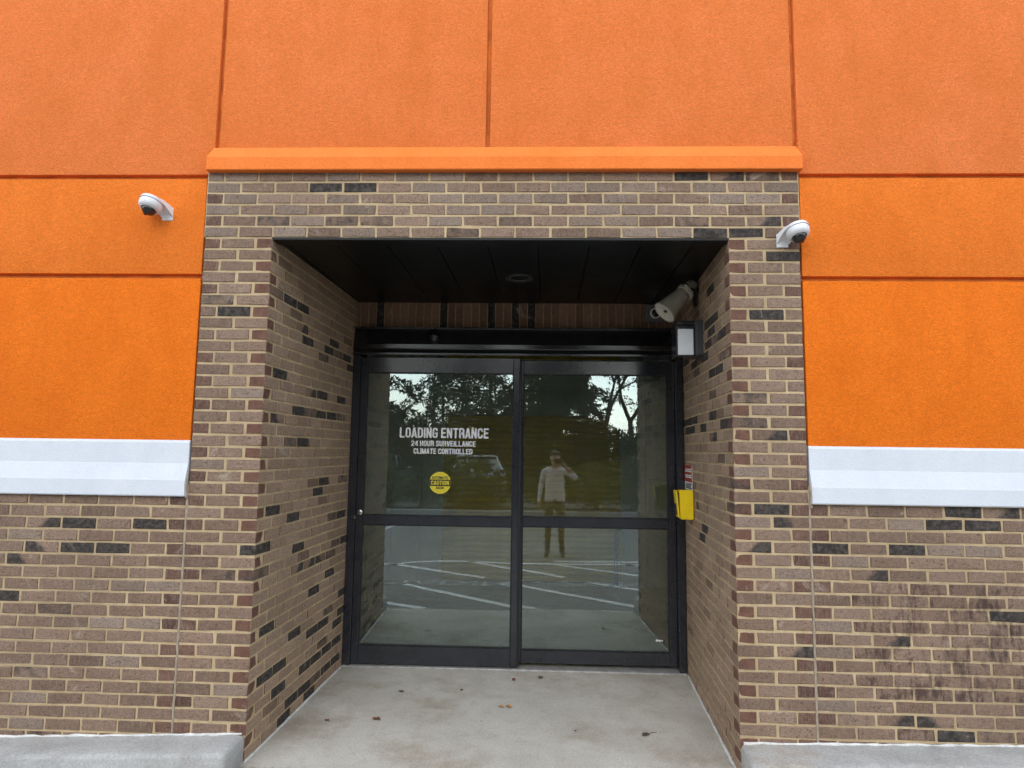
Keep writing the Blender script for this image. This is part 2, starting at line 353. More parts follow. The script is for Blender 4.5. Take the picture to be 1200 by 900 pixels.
# condensed grotesque capitals, drawn as flat strokes
def arc(cx, cy, r, a0, a1, n=6):
    return [(cx+r*math.cos(RAD(a0+(a1-a0)*k/n)), cy+r*math.sin(RAD(a0+(a1-a0)*k/n))) for k in range(n+1)]
def glyph(ch):
    w = .50; h = .082; l, r, b, t = h, w-h, h, 1-h; q = .15; m = .5
    oval = arc(r-q, t-q, q, 90, 0)+arc(r-q, b+q, q, 0, -90)+arc(l+q, b+q, q, 270, 180)+arc(l+q, t-q, q, 180, 90)
    P = {
     'O': [oval+[oval[0]]], 'I': [[(h, 0), (h, 1)]], 'L': [[(l, 1), (l, b), (w-.05, b)]], 'T': [[(.0, t), (w, t)], [(w/2, t), (w/2, 0)]],
     'E': [[(w-.04, t), (l, t), (l, b), (w-.04, b)], [(l, m+.01), (w-.08, m+.01)]], 'H': [[(l, 0), (l, 1)], [(r, 0), (r, 1)], [(l, m), (r, m)]],
     'N': [[(l, 0), (l, 1)], [(r, 0), (r, 1)], [(l, 1.02), (r, -.02)]], 'U': [[(l, 1)]+arc(l+q, b+q, q, 180, 270)+arc(r-q, b+q, q, 270, 360)+[(r, 1)]],
     'A': [[(.06, -.03), (w/2-.012, 1.03)], [(w-.06, -.03), (w/2+.012, 1.03)], [(.13, .27), (w-.13, .27)]], 'V': [[(.06, 1.03), (w/2-.012, -.03)], [(w-.06, 1.03), (w/2+.012, -.03)]],
     'D': [[(l, b), (l, t)]+arc(r-.17, t-.17, .17, 90, 0)+arc(r-.17, b+.17, .17, 0, -90)+[(l, b)]],
     'C': [[(r, .66)]+arc(r-q, t-q, q, 0, 90)+arc(l+q, t-q, q, 90, 180)+arc(l+q, b+q, q, 180, 270)+arc(r-q, b+q, q, 270, 360)+[(r, .36)]],
     'G': [[(r, .68)]+arc(r-q, t-q, q, 0, 90)+arc(l+q, t-q, q, 90, 180)+arc(l+q, b+q, q, 180, 270)+arc(r-q, b+q, q, 270, 360)+[(r, .46), (w/2, .46)]],
     'R': [[(l, 0), (l, t)]+arc(r-.16, t-.16, .16, 90, 0)+arc(r-.16, .47+.16, .16, 0, -90)+[(l, .47)], [(w/2, .47), (r+.0, .36), (r+.01, .0)]],
     'S': [[(r, .70)]+arc(r-q, t-q, q, 0, 90)+arc(l+q, t-q, q, 90, 180)+arc(l+q, .54+.10, .10, 180, 250, 3)+arc(r-q, .46-.12, .13, 70, 0, 4)+arc(r-q, b+q, q, 0, -90)+arc(l+q, b+q, q, 270, 180)+[(l, .30)]],
     '2': [[(l, .68)]+arc(l+q, t-q, q, 180, 90)+arc(r-q, t-q, q, 90, 0)+[(r, .62), (r-.05, .48), (l+.02, .22), (l, b), (w-.03, b)]],
     '4': [[(r-.05, 0), (r-.05, 1)], [(r-.06, .99), (.06, .30), (.05, .27), (w, .27)]],
     'M': [[(h, 0), (h, 1)], [(.66-h, 0), (.66-h, 1)], [(h+.01, 1.02), (.33, .03)], [(.66-h-.01, 1.02), (.33, .03)]]}
    return P[ch], {'I': 2*h, 'M': .66, 'L': .46, 'E': .47}.get(ch, w)
def stroke_text(body, x0, x1, z0, z1, y, gap=.075, space=.23, h=.082):
    bm = bmesh.new(); cx = 0.; quads = []
    for ch in body:
        if ch == ' ': cx += space; continue
        lines, w = glyph(ch)
        for li, pl in enumerate(lines):
            p = [Vector((a+cx, b_)) for a, b_ in pl]; closed = (p[0]-p[-1]).length < 1e-6; L, R_ = [], []; n = len(p)
            for k in range(n):
                d0 = (p[k]-p[k-1]) if k else ((p[0]-p[-2]) if closed else p[1]-p[0]); d1 = (p[k+1]-p[k]) if k < n-1 else ((p[1]-p[0]) if closed else p[k]-p[k-1])
                d0 = d0.normalized(); d1 = d1.normalized(); tn = (d0+d1).normalized(); nm = Vector((-tn.y, tn.x)); sc = h/max(.45, nm.dot(Vector((-d0.y, d0.x))))
                L.append(p[k]+nm*sc); R_.append(p[k]-nm*sc)
            quads.append((L, R_, li))
        cx += w+gap
    tot = cx-gap
    for L, R_, li in quads:
        f = lambda v: bm.verts.new((x0+v.x/tot*(x1-x0), y-.00008*li, z0+min(1, max(0, v.y))*(z1-z0)))
        a = [f(v) for v in L]; b_ = [f(v) for v in R_]
        for k in range(len(a)-1): bm.faces.new((a[k], a[k+1], b_[k+1], b_[k]))
    me = bpy.data.meshes.new('lettering'); bm.to_mesh(me); bm.free(); return me

# ------------------------------------------------------------------ brickwork
B, C = .2032, .0677
ZT = 49*C                 # top of the portal brickwork
XC, XE = 6.5*B, 8.5*B     # opening corner and control joint
SL, SR = .0378, .0615     # splay of the two reveals
def rowz(r): return ZT-(r-.5)*C
def brick_mesh(L, D=.09, H=.0569, seed=0):
    rg = random.Random(seed); bm = bmesh.new(); box(bm, -L/2, L/2, -D/2, D/2, -H/2, H/2, bev=.0028)
    for v in bm.verts: v.co += Vector((rg.uniform(-1, 1)*.0018, rg.uniform(-1, 1)*.0012, rg.uniform(-1, 1)*.0016))
    for _ in range(rg.choice((0, 1, 1, 2, 3))):      # knocked corners on the face
        q = Vector((rg.choice((-1, 1))*L/2, -D/2, rg.choice((-1, 1))*H/2)); a = rg.uniform(.0008, .0024)
        for v in bm.verts:
            if (v.co-q).length < .008: v.co.x -= math.copysign(a*.35, q.x); v.co.z -= math.copysign(a*.8, q.z); v.co.y += a*.3
    me = fin(bm, 'brick'); me.materials.append(BM['tan']); return me
FULL = [brick_mesh(.1912, seed=k) for k in range(12)]
HALF = [brick_mesh(.0905, seed=50+k) for k in range(5)]
def parse(s): return [(int(a), float(b), k) for a, b, k in (t.split(',') for t in s.split())]
FRONT = parse("2,-1.03,D 2,-0.82,D 5,-0.92,M 5,-0.71,M 5,-1.33,M 6,-0.21,M 5,0.10,M 1,1.13,D 1,1.37,R 1,1.54,M 6,1.22,D 6,1.42,D 5,1.12,M 5,1.57,R 8,1.64,D 13,1.53,D 20,1.41,M 22,1.41,M 23,1.53,R 29,1.52,D 30,1.62,L 32,1.47,R 40,1.66,R 12,-1.63,M 13,-1.52,D 35,-1.53,M 31,-2.57,R 31,-2.36,D 31,-1.93,D 33,-2.57,L 33,-2.37,D 33,-2.15,D 34,-2.67,L 37,-2.71,D 38,-2.46,M 43,-2.57,M 29,2.57,D 29,2.82,R 30,2.48,D 30,2.68,D 32,1.84,D 32,2.25,D 34,2.07,R 37,2.75,D 39,2.16,R 45,2.14,R 45,2.29,L 46,2.44,D 46,2.65,M")
LRET = parse("11,0.29,D 11,0.49,D 13,0.56,R 14,0.58,D 13,1.06,D 14,0.98,D 15,0.90,M 14,1.22,R 14,1.38,D 15,1.49,D 18,0.19,D 19,0.71,R 19,0.88,D 19,1.26,D 21,0.48,D 21,0.68,M 21,0.87,D 21,1.07,D 21,1.31,R 22,0.18,L 24,0.38,M 24,0.57,D 28,0.97,D 28,1.35,M 29,0.88,D 30,0.18,D 31,0.47,D 32,1.35,D 32,1.14,M 33,0.08,D 34,0.57,D 36,1.12,L 35,1.26,M 35,1.47,D 36,0.71,R 38,1.16,D 35,0.09,M 39,0.87,D 41,1.44,D 42,1.17,R 43,1.50,D 40,0.17,D 42,0.57,D 43,0.84,D 43,1.05,D 44,1.48,D 46,1.48,D 45,1.04,M 46,1.12,D 44,0.17,D 44,0.37,D 46,0.94,D 46,0.75,D 48,1.48,D 46,0.35,D 48,1.14,D 48,0.74,D 48,0.95,L 48,0.55,D 49,0.83,D 49,0.46,D")
RRET = parse("9,0.44,D 12,0.36,D 13,0.56,D 14,0.19,D 13,0.46,D 12,0.53,D 14,0.55,D 14,0.35,M 15,0.63,D 14,1.36,D 15,1.05,D 16,0.96,M 17,0.49,D 17,0.27,D 16,0.20,M 19,0.48,M 21,0.46,D 21,1.44,D 21,1.26,D 21,1.06,D 22,0.82,D 22,1.13,D 22,1.48,D 23,0.43,R 22,0.17,D 27,0.10,M 25,0.28,M 30,0.95,L 31,1.25,D 29,0.09,M 32,0.76,D 33,0.83,D")
def pick(tbl, r, a, b):
    for rr, p, k in tbl:
        if rr == r and a-.006 <= p < b+.006: return k
    return None
EYE = Vector((.22, -3.6, 1.68))
def lay(parent, todo, limit=300):
    """todo: (x, y, z, rot z, full?, material key).  The nearest bricks are parts, what is past the limit one joined part."""
    todo = sorted(todo, key=lambda t: t[6])
    for x, y, z, rz, full, mk, _ in todo[:limit]:
        me = random.choice(FULL if full else HALF)
        o = bpy.data.objects.new('brick', me); COL.objects.link(o); o.parent = parent
        o.location = (x, y, z); o.rotation_euler = (random.gauss(0, .003), random.gauss(0, .004), rz+random.gauss(0, .003))
        o.material_slots[0].link = 'OBJECT'; o.material_slots[0].material = BM[mk]
    rest = todo[limit:]
    if rest:
        bm = bmesh.new(); keys = sorted({'M' if t[5] in 'RL' else t[5] for t in rest}); rz0 = max(rest, key=lambda t: t[6])[3]; me = bpy.data.meshes.new('far_bricks')
        for x, y, z, rz, full, mk, _ in rest:
            mk = 'M' if mk in 'RL' else mk
            n0 = len(bm.verts); f0 = len(bm.faces)
            bm.from_mesh(random.choice(FULL if full else HALF)); bm.verts.ensure_lookup_table(); bm.faces.ensure_lookup_table()
            bmesh.ops.transform(bm, matrix=Matrix.Rotation(-rz0, 4, 'Z') @ Matrix.Translation((x, y, z)) @ Matrix.Rotation(rz, 4, 'Z'), verts=bm.verts[n0:])
            for f in bm.faces[f0:]: f.material_index = keys.index(mk)
        bm.to_mesh(me); bm.free()
        for k in keys: me.materials.append(BM[k])
        o = link('far_bricks', me, None, parent, rot=(0, 0, rz0)); tag(o, kind='stuff')
def jit(): return random.uniform(-.0012, .0012)
def tone(r, red=False):
    if red: return 'red'
    return 'grey' if random.random() < (.38 if r <= 7 else .08) else 'tan'

# lintel: rows 1 to 6 over the opening
lin = thing('brick_lintel', 'six courses of greyish brick over the entrance opening, under the orange ledge', 'brick lintel')
todo = []
for r in range(1, 7):
    slots = [(k*B, (k+1)*B, True) for k in range(17)] if r % 2 == 0 else [(0, B/2, False)]+[(B/2+k*B, B*1.5+k*B, True) for k in range(16)]+[(16.5*B, 17*B, False)]
    for a, b, full in slots:
        a -= XE; b -= XE; k = pick(FRONT, r, a, b)
        todo.append(((a+b)/2+jit(), .045+jit(), rowz(r), 0, full, k or tone(r, not full and random.random() < .55), 0))
lay(lin, todo)
obj('mortar', bxm(-XE, XE, .0036, .12, ZT-6*C+.004, ZT+.02), M['mortar'], lin)
obj('steel_angle', bxm(-XC-.02, XC+.02, .012, .115, ZT-6*C-.004, ZT-6*C+.002), M['steel_dk'], lin)

def pier(side):
    lab = 'brick pier at the left of the doorway, its reveal speckled with dark bricks' if side < 0 else 'brick pier at the right of the doorway, carrying a white dome camera'
    p = thing('brick_pier', lab, 'brick pier', (0, 0, 0))
    sl = SL if side < 0 else SR; tbl = LRET if side < 0 else RRET
    todo = []
    def put(x, y, z, rz, full, mk, d):
        todo.append((x, y, z, rz, full, mk, d))
    for r in range(7, 50):
        z = rowz(r)
        if r % 2 == 0:
            c1 = side*(XC+.0957); c2 = side*(XE-.006-.0957)
            for c in (c1, c2): put(c, .045+jit(), z+jit(), 0, True, pick(FRONT, r, c-.1, c+.1) or tone(r), 0)
            y0 = .1035
        else:
            c = side*(XE-.006-.0455); put(c, .045+jit(), z+jit(), 0, False, 'red' if random.random() < .85 else 'tan', 0)
            c = side*(XC+.1015+.1015-.0005); put(c, .045+jit(), z+jit(), 0, True, pick(FRONT, r, c-.1, c+.1) or tone(r), 0)
            y0 = 0.
        k = 0
        while y0+k*B < 1.62:
            ya = y0+k*B; yc = ya+(.0957 if (k == 0 and r % 2) else B/2)
            x = side*(XC+.045) + (sl if side > 0 else sl)*yc
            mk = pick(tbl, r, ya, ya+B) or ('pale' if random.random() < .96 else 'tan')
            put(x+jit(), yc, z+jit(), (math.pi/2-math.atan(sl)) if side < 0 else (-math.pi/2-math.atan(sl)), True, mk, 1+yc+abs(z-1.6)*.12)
            k += 1
    lay(p, todo)
    # mortar behind the bricks: front leaf and return leaf
    bm = bmesh.new()
    zb, zt = 0.0, ZT-6*C+.003
    if side < 0:
        pts = [(-XE+.008, .0036), (-XC-.0036, .0036), (-XC-.0036+sl*1.75, 1.75), (-XE+.008, 1.75)]
    else:
        pts = [(XC+.0036, .0036), (XE-.008, .0036), (XE-.008+.1, 1.75), (XC+.0036+sl*1.75, 1.75)]
    a = [bm.verts.new((x, y, zb)) for x, y in pts]; b = [bm.verts.new((x, y, zt)) for x, y in pts]
    for k in range(4): bm.faces.new((a[k], a[(k+1) % 4], b[(k+1) % 4], b[k]))
    bm.faces.new(a[::-1]); bm.faces.new(b)
    obj('mortar', bm, M['mortar'], p)
    # bead of caulk where the reveal meets the slab
    bm = bmesh.new(); n = 26
    pts = []; rr = []
    for k in range(n+1):
        y = .0+1.53*k/n
        pts.append((side*(XC-.002)+sl*y + random.uniform(-.003, .003), y, .003)); rr.append(random.uniform(.006, .0115))
    tube(bm, pts, rr, 6); obj('caulk_bead', bm, M['caulk'], p, smooth=60)
    return p
pier(-1); pier(1)

def low_wall(side):
    w = thing('brick_wall', ('low brick wall left of the doorway, under the white band' if side < 0 else 'low brick wall right of the doorway, stained dark under the white band'), 'brick wall')
    todo = []
    for r in range(29, 50):
        z = rowz(r); x = XE+.006
        first = r % 2 == 1
        while x < 3.35:
            L = .0905 if first else .1915
            c = side*(x+L/2); k = pick(FRONT, r, c-.1, c+.1) if not first else None
            if not k and side > 0 and 2.02 < c < 2.85 and 35 <= r <= 43: k = 'stain'
            if not k and not first and r >= (46 if side > 0 else 48) and random.random() < .8: k = 'stain'
            todo.append((c+jit(), .045+jit(), z+jit(), 0, not first, k or ('red' if first else tone(r)), abs(c)+(.5 if r > 47 else 0)))
            x += L+.0117; first = False
    lay(w, todo, 299)
    a, b = sorted((side*(XE+.004), side*3.36))
    obj('mortar', bxm(a, b, .0036, .12, 0, ZT-28*C+.004), M['mortar'], w)
    bm = bmesh.new(); n = 40; h = ZT-27.2*C if side < 0 else ZT-26.6*C
    # soft sealant in the control joint between wall and pier
    vs = []
    for k in range(n+1):
        z = .06+(h-.06)*k/n; dx = random.uniform(-.0025, .0025); wd = .007+random.uniform(-.001, .0015)
        vs.append([bm.verts.new((side*XE+dx-wd, .004, z)), bm.verts.new((side*XE+dx-wd*.5, -.0005, z)), bm.verts.new((side*XE+dx+wd*.5, -.0005, z)), bm.verts.new((side*XE+dx+wd, .004, z))])
    for A, Bv in zip(vs, vs[1:]):
        for k in range(3): bm.faces.new((A[k], A[k+1], Bv[k+1], Bv[k]))
    obj('control_joint', bm, M['sealant'], w, smooth=60)
    return w
low_wall(-1); low_wall(1)

# soldier course over the door head, at the back of the recess
sc = thing('soldier_course', 'strip of upright bricks between the door header and black soffit', 'brick course', (0, 1.66, 2.67))
x = -1.275; k = 0
darkx = (-1.07, -.57, -.14, .045, .17)
while x < 1.46:
    me = random.choice(FULL); o = bpy.data.objects.new('brick', me); COL.objects.link(o); o.parent = sc
    d = any(abs(x-q) < .034 for q in darkx)
    o.location = (x, .045+jit(), .138); o.rotation_euler = (random.gauss(0, .003), math.pi/2+random.gauss(0, .006), 0); o.scale = (1.25, 1, 1.07)
    o.material_slots[0].link = 'OBJECT'; o.material_slots[0].material = BM['D'] if d else BM['soldier']
    x += C*.985
obj('mortar', bxm(-1.33, 1.50, .005, .12, -.02, .30), M['mortar'], sc)

# ------------------------------------------------------------------ stucco wall above
sw = thing('stucco_wall', 'orange stucco upper wall cut into big panels by narrow grooves', 'wall', (0, .01, 1.72))
G = .024
def panel(x0, x1, z0, z1, mat):
    bm = bmesh.new(); box(bm, x0, x1, .004, .075, z0, z1)
    es = [e for e in bm.edges if all(abs(v.co.y-.004) < 1e-6 for v in e.verts)]
    bmesh.ops.bevel(bm, geom=es, offset=.010, segments=2, affect='EDGES', profile=.6)
    obj('stucco_panel', bm, M[mat], sw, (0, -.01, -1.72), smooth=40)
VX = (-1.685, -.067, 1.717); H1, H2 = 3.285, 2.680
TOP = 5.6
panel(-3.6, VX[0]-G/2, H1+G/2, TOP, 'orange_top'); panel(VX[0]+G/2, VX[1]-G/2, 3.40, TOP, 'orange_top')
panel(VX[1]+G/2, VX[2]-G/2, 3.40, TOP, 'orange_top'); panel(VX[2]+G/2, 3.6, H1+G/2, TOP, 'orange_top')
panel(-3.6, -XE-.004, H2+G/2, H1-G/2, 'orange_mid'); panel(-3.6, -XE-.004, 1.70, H2-G/2, 'orange')
panel(XE+.004, 3.6, H2+G/2, H1-G/2, 'orange_mid'); panel(XE+.004, 3.6, 1.70, H2-G/2, 'orange')
bm = bmesh.new()
box(bm, -3.6, -XE-.002, .034, .12, 1.45, 3.30); box(bm, XE+.002, 3.6, .034, .12, 1.45, 3.30); box(bm, -3.6, 3.6, .034, .12, 3.302, TOP-.01)
obj('groove_base', bm, M['orange_groove'], sw, (0, -.01, -1.72))
obj('wall_cap', bxm(-3.6, 3.6, -.02, .2, TOP-.004, TOP+.06, bev=.008), M['frame'], sw, (0, -.01, -1.72))

bm = bmesh.new(); lathe(bm, [(.007, 0), (.007, .006), (.003, .008)], 12, aim((-1.79, .004, 1.148), (0, -1, 0))); obj('plugged_hole', bm, M['gasket'], sw)
lg = thing('stucco_ledge', 'bright orange stucco ledge running along the top of the brick portal', 'ledge', (0, 0, 3.31))
bm = bmesh.new()
prof = [(.03, 3.306), (-.040, 3.306), (-.044, 3.311), (-.044, 3.383), (-.040, 3.390), (.002, 3.462), (.03, 3.462)]
a, b = prism(bm, prof, -XE+.008, XE+.008)
for vs, s in ((a, 1), (b, -1)):
    for v in vs:
        if v.co.z > 3.45: v.co.x += s*.017
for v in bm.verts: v.co.z -= 3.31
lo = obj('ledge_moulding', bm, M['orange_ledge'], lg)

def band(side):
    t = thing('stucco_band', ('white stucco band along the left wall, ending beside the brick pier' if side < 0 else 'white stucco band along the right wall, ending beside the brick pier'), 'trim band', (side*2.6, 0, 1.42))
    bm = bmesh.new()
    prof = [(.03, 1.428), (-.022, 1.422), (-.026, 1.428), (-.026, 1.512), (-.024, 1.518), (-.004, 1.606), (-.004, 1.722), (.002, 1.736), (.03, 1.737)]
    if side < 0: prof = [(y, z-.012) for y, z in prof]
    x1, x0 = side*(XE+.003), side*3.6
    n = 1
    a, b = prism(bm, prof, x0, x1)
    for v in b:
        if v.co.y < -.015 and v.co.z < 1.53: v.co.x += side*.002
    for v in bm.verts: v.co -= Vector((side*2.6, 0, 1.42))
    obj('band_moulding', bm, M['white'], t)
    # smear of grey sealant at its inner end
    bm = bmesh.new(); z0 = 1.40; pts = []; rr = []
    for k in range(9):
        z = z0+.135*k/8; pts.append((side*(XE+.004)-side*2.6, -.006+.004*math.sin(k), z-1.42)); rr.append(.006+.002*random.random())
    tube(bm, pts, rr, 6); obj('sealant', bm, M['sealant'], t, smooth=60)
band(-1); band(1)

# ------------------------------------------------------------------ ground
def structure(name, bm, mat, parent=None, smooth=None, label=None):
    o = obj(name, bm, mat, parent, smooth=smooth); o['kind'] = 'structure'
    if label: o['label'] = label
    return o
structure('ground', bxm(-200, 200, -200, 60, -.35, -.05), M['soil'], label='earth ground reaching to the horizon')
asph = structure('car_park', bxm(-40, 40, -10.5, -.27, -.2, -.012), M['asphalt'], label='asphalt loading area in front of the entrance, mirrored in the glass')
bm = bxm(-1.345, 1.45, -.035, 1.70, -.2, 0.0); structure('entrance_slab', bm, M['slab'], label='pale concrete slab in the entrance recess')
structure('walkway', bxm(-3.6, 3.6, -.275, -.045, -.2, -.003, bev=.004), M['slab'], label='narrow concrete apron in front of the entrance slab')
def kerb(side):
    bm = bmesh.new(); n = 70
    xs = [side*(1.338+ (3.6-1.338)*k/n) for k in range(n+1)]
    rings = []
    for k, x in enumerate(xs):
        d = abs(x)-1.338
        top = (.146-.036*d) if side < 0 else (.172+.018*d)
        top += random.uniform(-.002, .002)
        prof = [(-.003, 0), (-.003, top), (-.10, top-.001), (-.200, top-.003), (-.220, top-.010), (-.229, top-.026), (-.232, -.05)]
        if k == 0: prof = [(y, z-(.006 if z > .05 else 0)) for y, z in prof]
        ring = [bm.verts.new((x-(side*(.02 if side > 0 else 0)*min(1, -y/.2)), y+(random.uniform(-.003, .003) if y < -.05 else 0), z+(random.uniform(-.0025, .0025) if z > .02 else 0))) for y, z in prof]
        rings.append(ring)
    if True:
        ring = [bm.verts.new((v.co.x-side*.012, v.co.y+(.010 if v.co.y < -.1 else 0), v.co.z-(.016 if v.co.z > .05 else 0))) for v in rings[0]]
        rings.insert(0, ring)
    for A, Bv in zip(rings, rings[1:]):
        for j in range(len(A)-1): bm.faces.new((A[j], A[j+1], Bv[j+1], Bv[j]))
    bm.faces.new(rings[0])
    o = structure('kerb', bm, M['kerb'], smooth=50, label='raised concrete kerb along the foot of the %s brick wall' % ('left' if side < 0 else 'right'))
    bm = bmesh.new(); pts = []; rr = []
    for k in range(46):
        d = (3.5-1.34)*k/45; top = (.146-.036*d) if side < 0 else (.172+.018*d)
        pts.append((side*(1.34+d), -.004, top+.001+random.uniform(-.002, .003))); rr.append(random.uniform(.005, .011))
    tube(bm, pts, rr, 6); obj('caulk_bead', bm, M['caulk'], o, smooth=60)
kerb(-1); kerb(1)

def stripe(pts, w=.10):
    bm = bmesh.new(); pts = [Vector((x, y, 0)) for x, y in pts]; L = []; R_ = []
    for i, p in enumerate(pts):
        d = (pts[min(i+1, len(pts)-1)]-pts[max(0, i-1)]).normalized(); nrm = Vector((-d.y, d.x, 0))*w/2
        L.append(bm.verts.new(p+nrm+Vector((0, 0, -.008)))); R_.append(bm.verts.new(p-nrm+Vector((0, 0, -.008))))
    for i in range(len(pts)-1): bm.faces.new((L[i], R_[i], R_[i+1], L[i+1]))
    obj('painted_stripe', bm, M['stripe'], asph)
for p in ([(-1.40, -1.54), (.24, -.29)], [(-.22, -1.71), (1.47, -.40)], [(-1.95, -3.02), (-.42, -2.06)], [(-.75, -3.34), (.66, -2.08)],
          [(.54, -3.09), (2.4, -1.85)], [(.95, -1.80), (2.3, -.85)], [(1.59, -3.23), (3.0, -2.4)], [(-1.6, -.62), (-.94, -.30)],
          [(-3.4, -2.95), (-1.83, -2.94), (-1.51, -3.20), (-1.13, -3.31), (-.67, -3.33), (-.08, -3.16), (.06, -3.12), (1.4, -3.16), (3.2, -3.22)],
          [(-3.2, -3.9), (-2.9, -7.9)], [(3.4, -3.9), (3.6, -8.4)], [(.56, -3.36), (3.2, -3.50)]):
    stripe(p)
me = text_mesh('LOADING ZONE', -2.02, 1.98, -1.83, -1.50, 0, .012)
for v in me.vertices: v.co = Vector((v.co.x, v.co.z, -.0075))
link('pavement_lettering', me, M['worn'], asph)
structure('verge', bxm(-40, 40, -12.3, -10.65, -.2, .06), M['soil'], label='mulched island between the loading area and the parked cars')
structure('car_park', bxm(-40, 40, -17.0, -12.3, -.2, -.012), M['asphalt'], label='row of parking bays beyond the island')
structure('verge', bxm(-40, 40, -60, -17.15, -.2, .06), M['soil'], label='mulched verge under the trees')
structure('far_kerb', bxm(-40, 40, -10.66, -10.49, -.2, .12, bev=.02), M['kerb'], label='kerb of the planted island')
structure('far_kerb', bxm(-40, 40, -17.16, -16.99, -.2, .12, bev=.02), M['kerb'], label='kerb below the trees')

# ------------------------------------------------------------------ soffit
sf = thing('soffit', 'black metal plank soffit over the entrance recess', 'soffit', (0, 0, 2.91))
edges = [-1.34, -1.285, -.985, -.68, -.375, -.07, .235, .54, .845, 1.15, 1.44]
for a, b in zip(edges, edges[1:]):
    bm = bmesh.new(); vs = box(bm, a+.002, b-.002, .075, 1.665, .006, .03, bev=.0015)
    for v in bm.verts: v.co.x += .03*v.co.y/1.6
    obj('soffit_panel', bm, M['soffit'], sf)
obj('soffit_backing', bxm(-1.42, 1.52, .02, 1.75, .022+.012, .07), M['gasket'], sf)
obj('edge_trim', bxm(-1.325, 1.33, .006, .085, -.012, .012, bev=.004), M['soffit'], sf)
obj('edge_trim', bxm(-1.325, 1.33, .09, .125, -.006, .010, bev=.003), M['soffit'], sf)
rl = thing('recessed_light', 'round recessed can light in the middle of the black soffit', 'ceiling light', (.11, .87, 2.917))
bm = bmesh.new(); lathe(bm, [(.072, .012), (.075, -.010), (.098, -.012), (.104, -.006), (.104, .004)], 40, cap=False); obj('trim_ring', bm, M['steel_dk'], rl, smooth=50)
bm = bmesh.new(); lathe(bm, [(.001, .012), (.074, .012), (.074, -.004), (.072, -.004), (.060, .006), (.001, .008)], 40, cap=False); obj('reflector', bm, M['steel'], rl, smooth=50)

# ------------------------------------------------------------------ sliding door
sd = thing('sliding_door', 'black framed glass sliding door lettered in white at the back of the recess', 'door', (.08, 1.56, 0))
def dpart(name, bm, mat, parent=None, smooth=None):
    for v in bm.verts: v.co -= Vector((.08, 1.56, 0))
    return obj(name, bm, mat, parent or sd, smooth=smooth)
dpart('jamb', bxm(-1.262, -1.198, 1.56, 1.76, 0, 2.455, bev=.004), M['frame'])
dpart('jamb', bxm(1.357, 1.412, 1.56, 1.76, 0, 2.455, bev=.004), M['frame'])
bm = bmesh.new(); prism(bm, [(1.76, 2.458), (1.552, 2.458), (1.560, 2.498), (1.553, 2.504), (1.548, 2.512), (1.548, 2.545), (1.553, 2.552), (1.590, 2.684), (1.76, 2.684)], -1.265, 1.415)
hd = dpart('header', bm, M['header'])
dpart('header_lip', bxm(-1.266, 1.416, 1.538, 1.56, 2.455, 2.475, bev=.003), M['frame'])
dpart('header_trim', bxm(-1.268, 1.418, 1.560, 1.60, 2.672, 2.690, bev=.003), M['frame'])
dpart('threshold', bxm(-1.26, 1.41, 1.548, 1.78, .0, .014, bev=.003), M['alu'])
bm = bmesh.new(); lathe(bm, [(.052, 0), (.052, .012), (.046, .020), (.036, .042), (.018, .052), (.002, .054)], 28, aim((-.602, 1.568, 2.61), (0, -1, -.25)))
dpart('motion_sensor', bm, M['dome'], smooth=40)
def leaf(x0, x1, yf, sL, sR, zb, zt, brail, mid, trail, lab):
    """sL, sR stile widths; brail top of bottom rail; mid (z0, z1); trail bottom of top rail"""
    yb = yf+.045
    bm = bmesh.new(); e = .0035
    box(bm, x0, x0+sL, yf, yb, zb, zt, bev=e); box(bm, x1-sR, x1, yf, yb, zb, zt, bev=e)
    xa, xb = x0+sL-.0005, x1-sR+.0005
    for a, b in ((zb, brail), mid, (trail, zt)): box(bm, xa, xb, yf+.002, yb-.002, a, b, bev=e)
    l = dpart('door_leaf', bm, M['frame']); l['label'] = lab
    xa += .0005; xb -= .0005
    for a, b in ((brail, mid[0]), (mid[1], trail)):
        bm = bxm(xa, xb, yf+.020, yf+.026, a, b)
        g = dpart('glass_pane', bm, M['glass'], l)
        bm = bmesh.new(); w = .007
        box(bm, xa, xa+w, yf+.008, yf+.019, a, b); box(bm, xb-w, xb, yf+.008, yf+.019, a, b)
        box(bm, xa+w, xb-w, yf+.0085, yf+.019, a, a+w); box(bm, xa+w, xb-w, yf+.0085, yf+.019, b-w, b)
        dpart('gasket', bm, M['gasket'], l)
    return l
la = leaf(-1.197, .105, 1.575, .055, .052, .022, 2.44, .160, (1.090, 1.166), 2.314, 'left door leaf, lettered LOADING ENTRANCE')
lb = leaf(.060, 1.356, 1.626, .075, .058, .040, 2.43, .137, (1.089, 1.166), 2.318, 'right door leaf, plain glass')
dpart('weather_strip', bxm(.105, .118, 1.578, 1.640, .03, 2.43), M['gasket'])
YG = 1.5944
for body, x0, x1, z0, z1, bo in (('LOADING ENTRANCE', -.866, -.143, 1.786, 1.868, .024), ('24 HOUR SURVEILLANCE', -.770, -.246, 1.719, 1.763, .022), ('CLIMATE CONTROLLED', -.750, -.272, 1.657, 1.701, .022)):
    me = stroke_text(body, x0, x1, z0, z1, YG)
    for v in me.vertices: v.co -= Vector((.08, 1.56, 0))
    link('lettering', me, M['vinyl'], la)
bm = bmesh.new(); lathe(bm, [(.0875, 0), (.0875, .0012)], 48, aim((-.528, YG+.0003, 1.427), (0, -1, 0))); st = dpart('sticker', bm, M['yellow'], la); st['label'] = 'round yellow and black caution sticker'
bm = bmesh.new()
prev = []
n = 24
top = [bm.verts.new((-.528+.0872*math.sin(math.acos(.026/.0872))*t, YG-.0016, 1.427+.026)) for t in (-1, 1)]
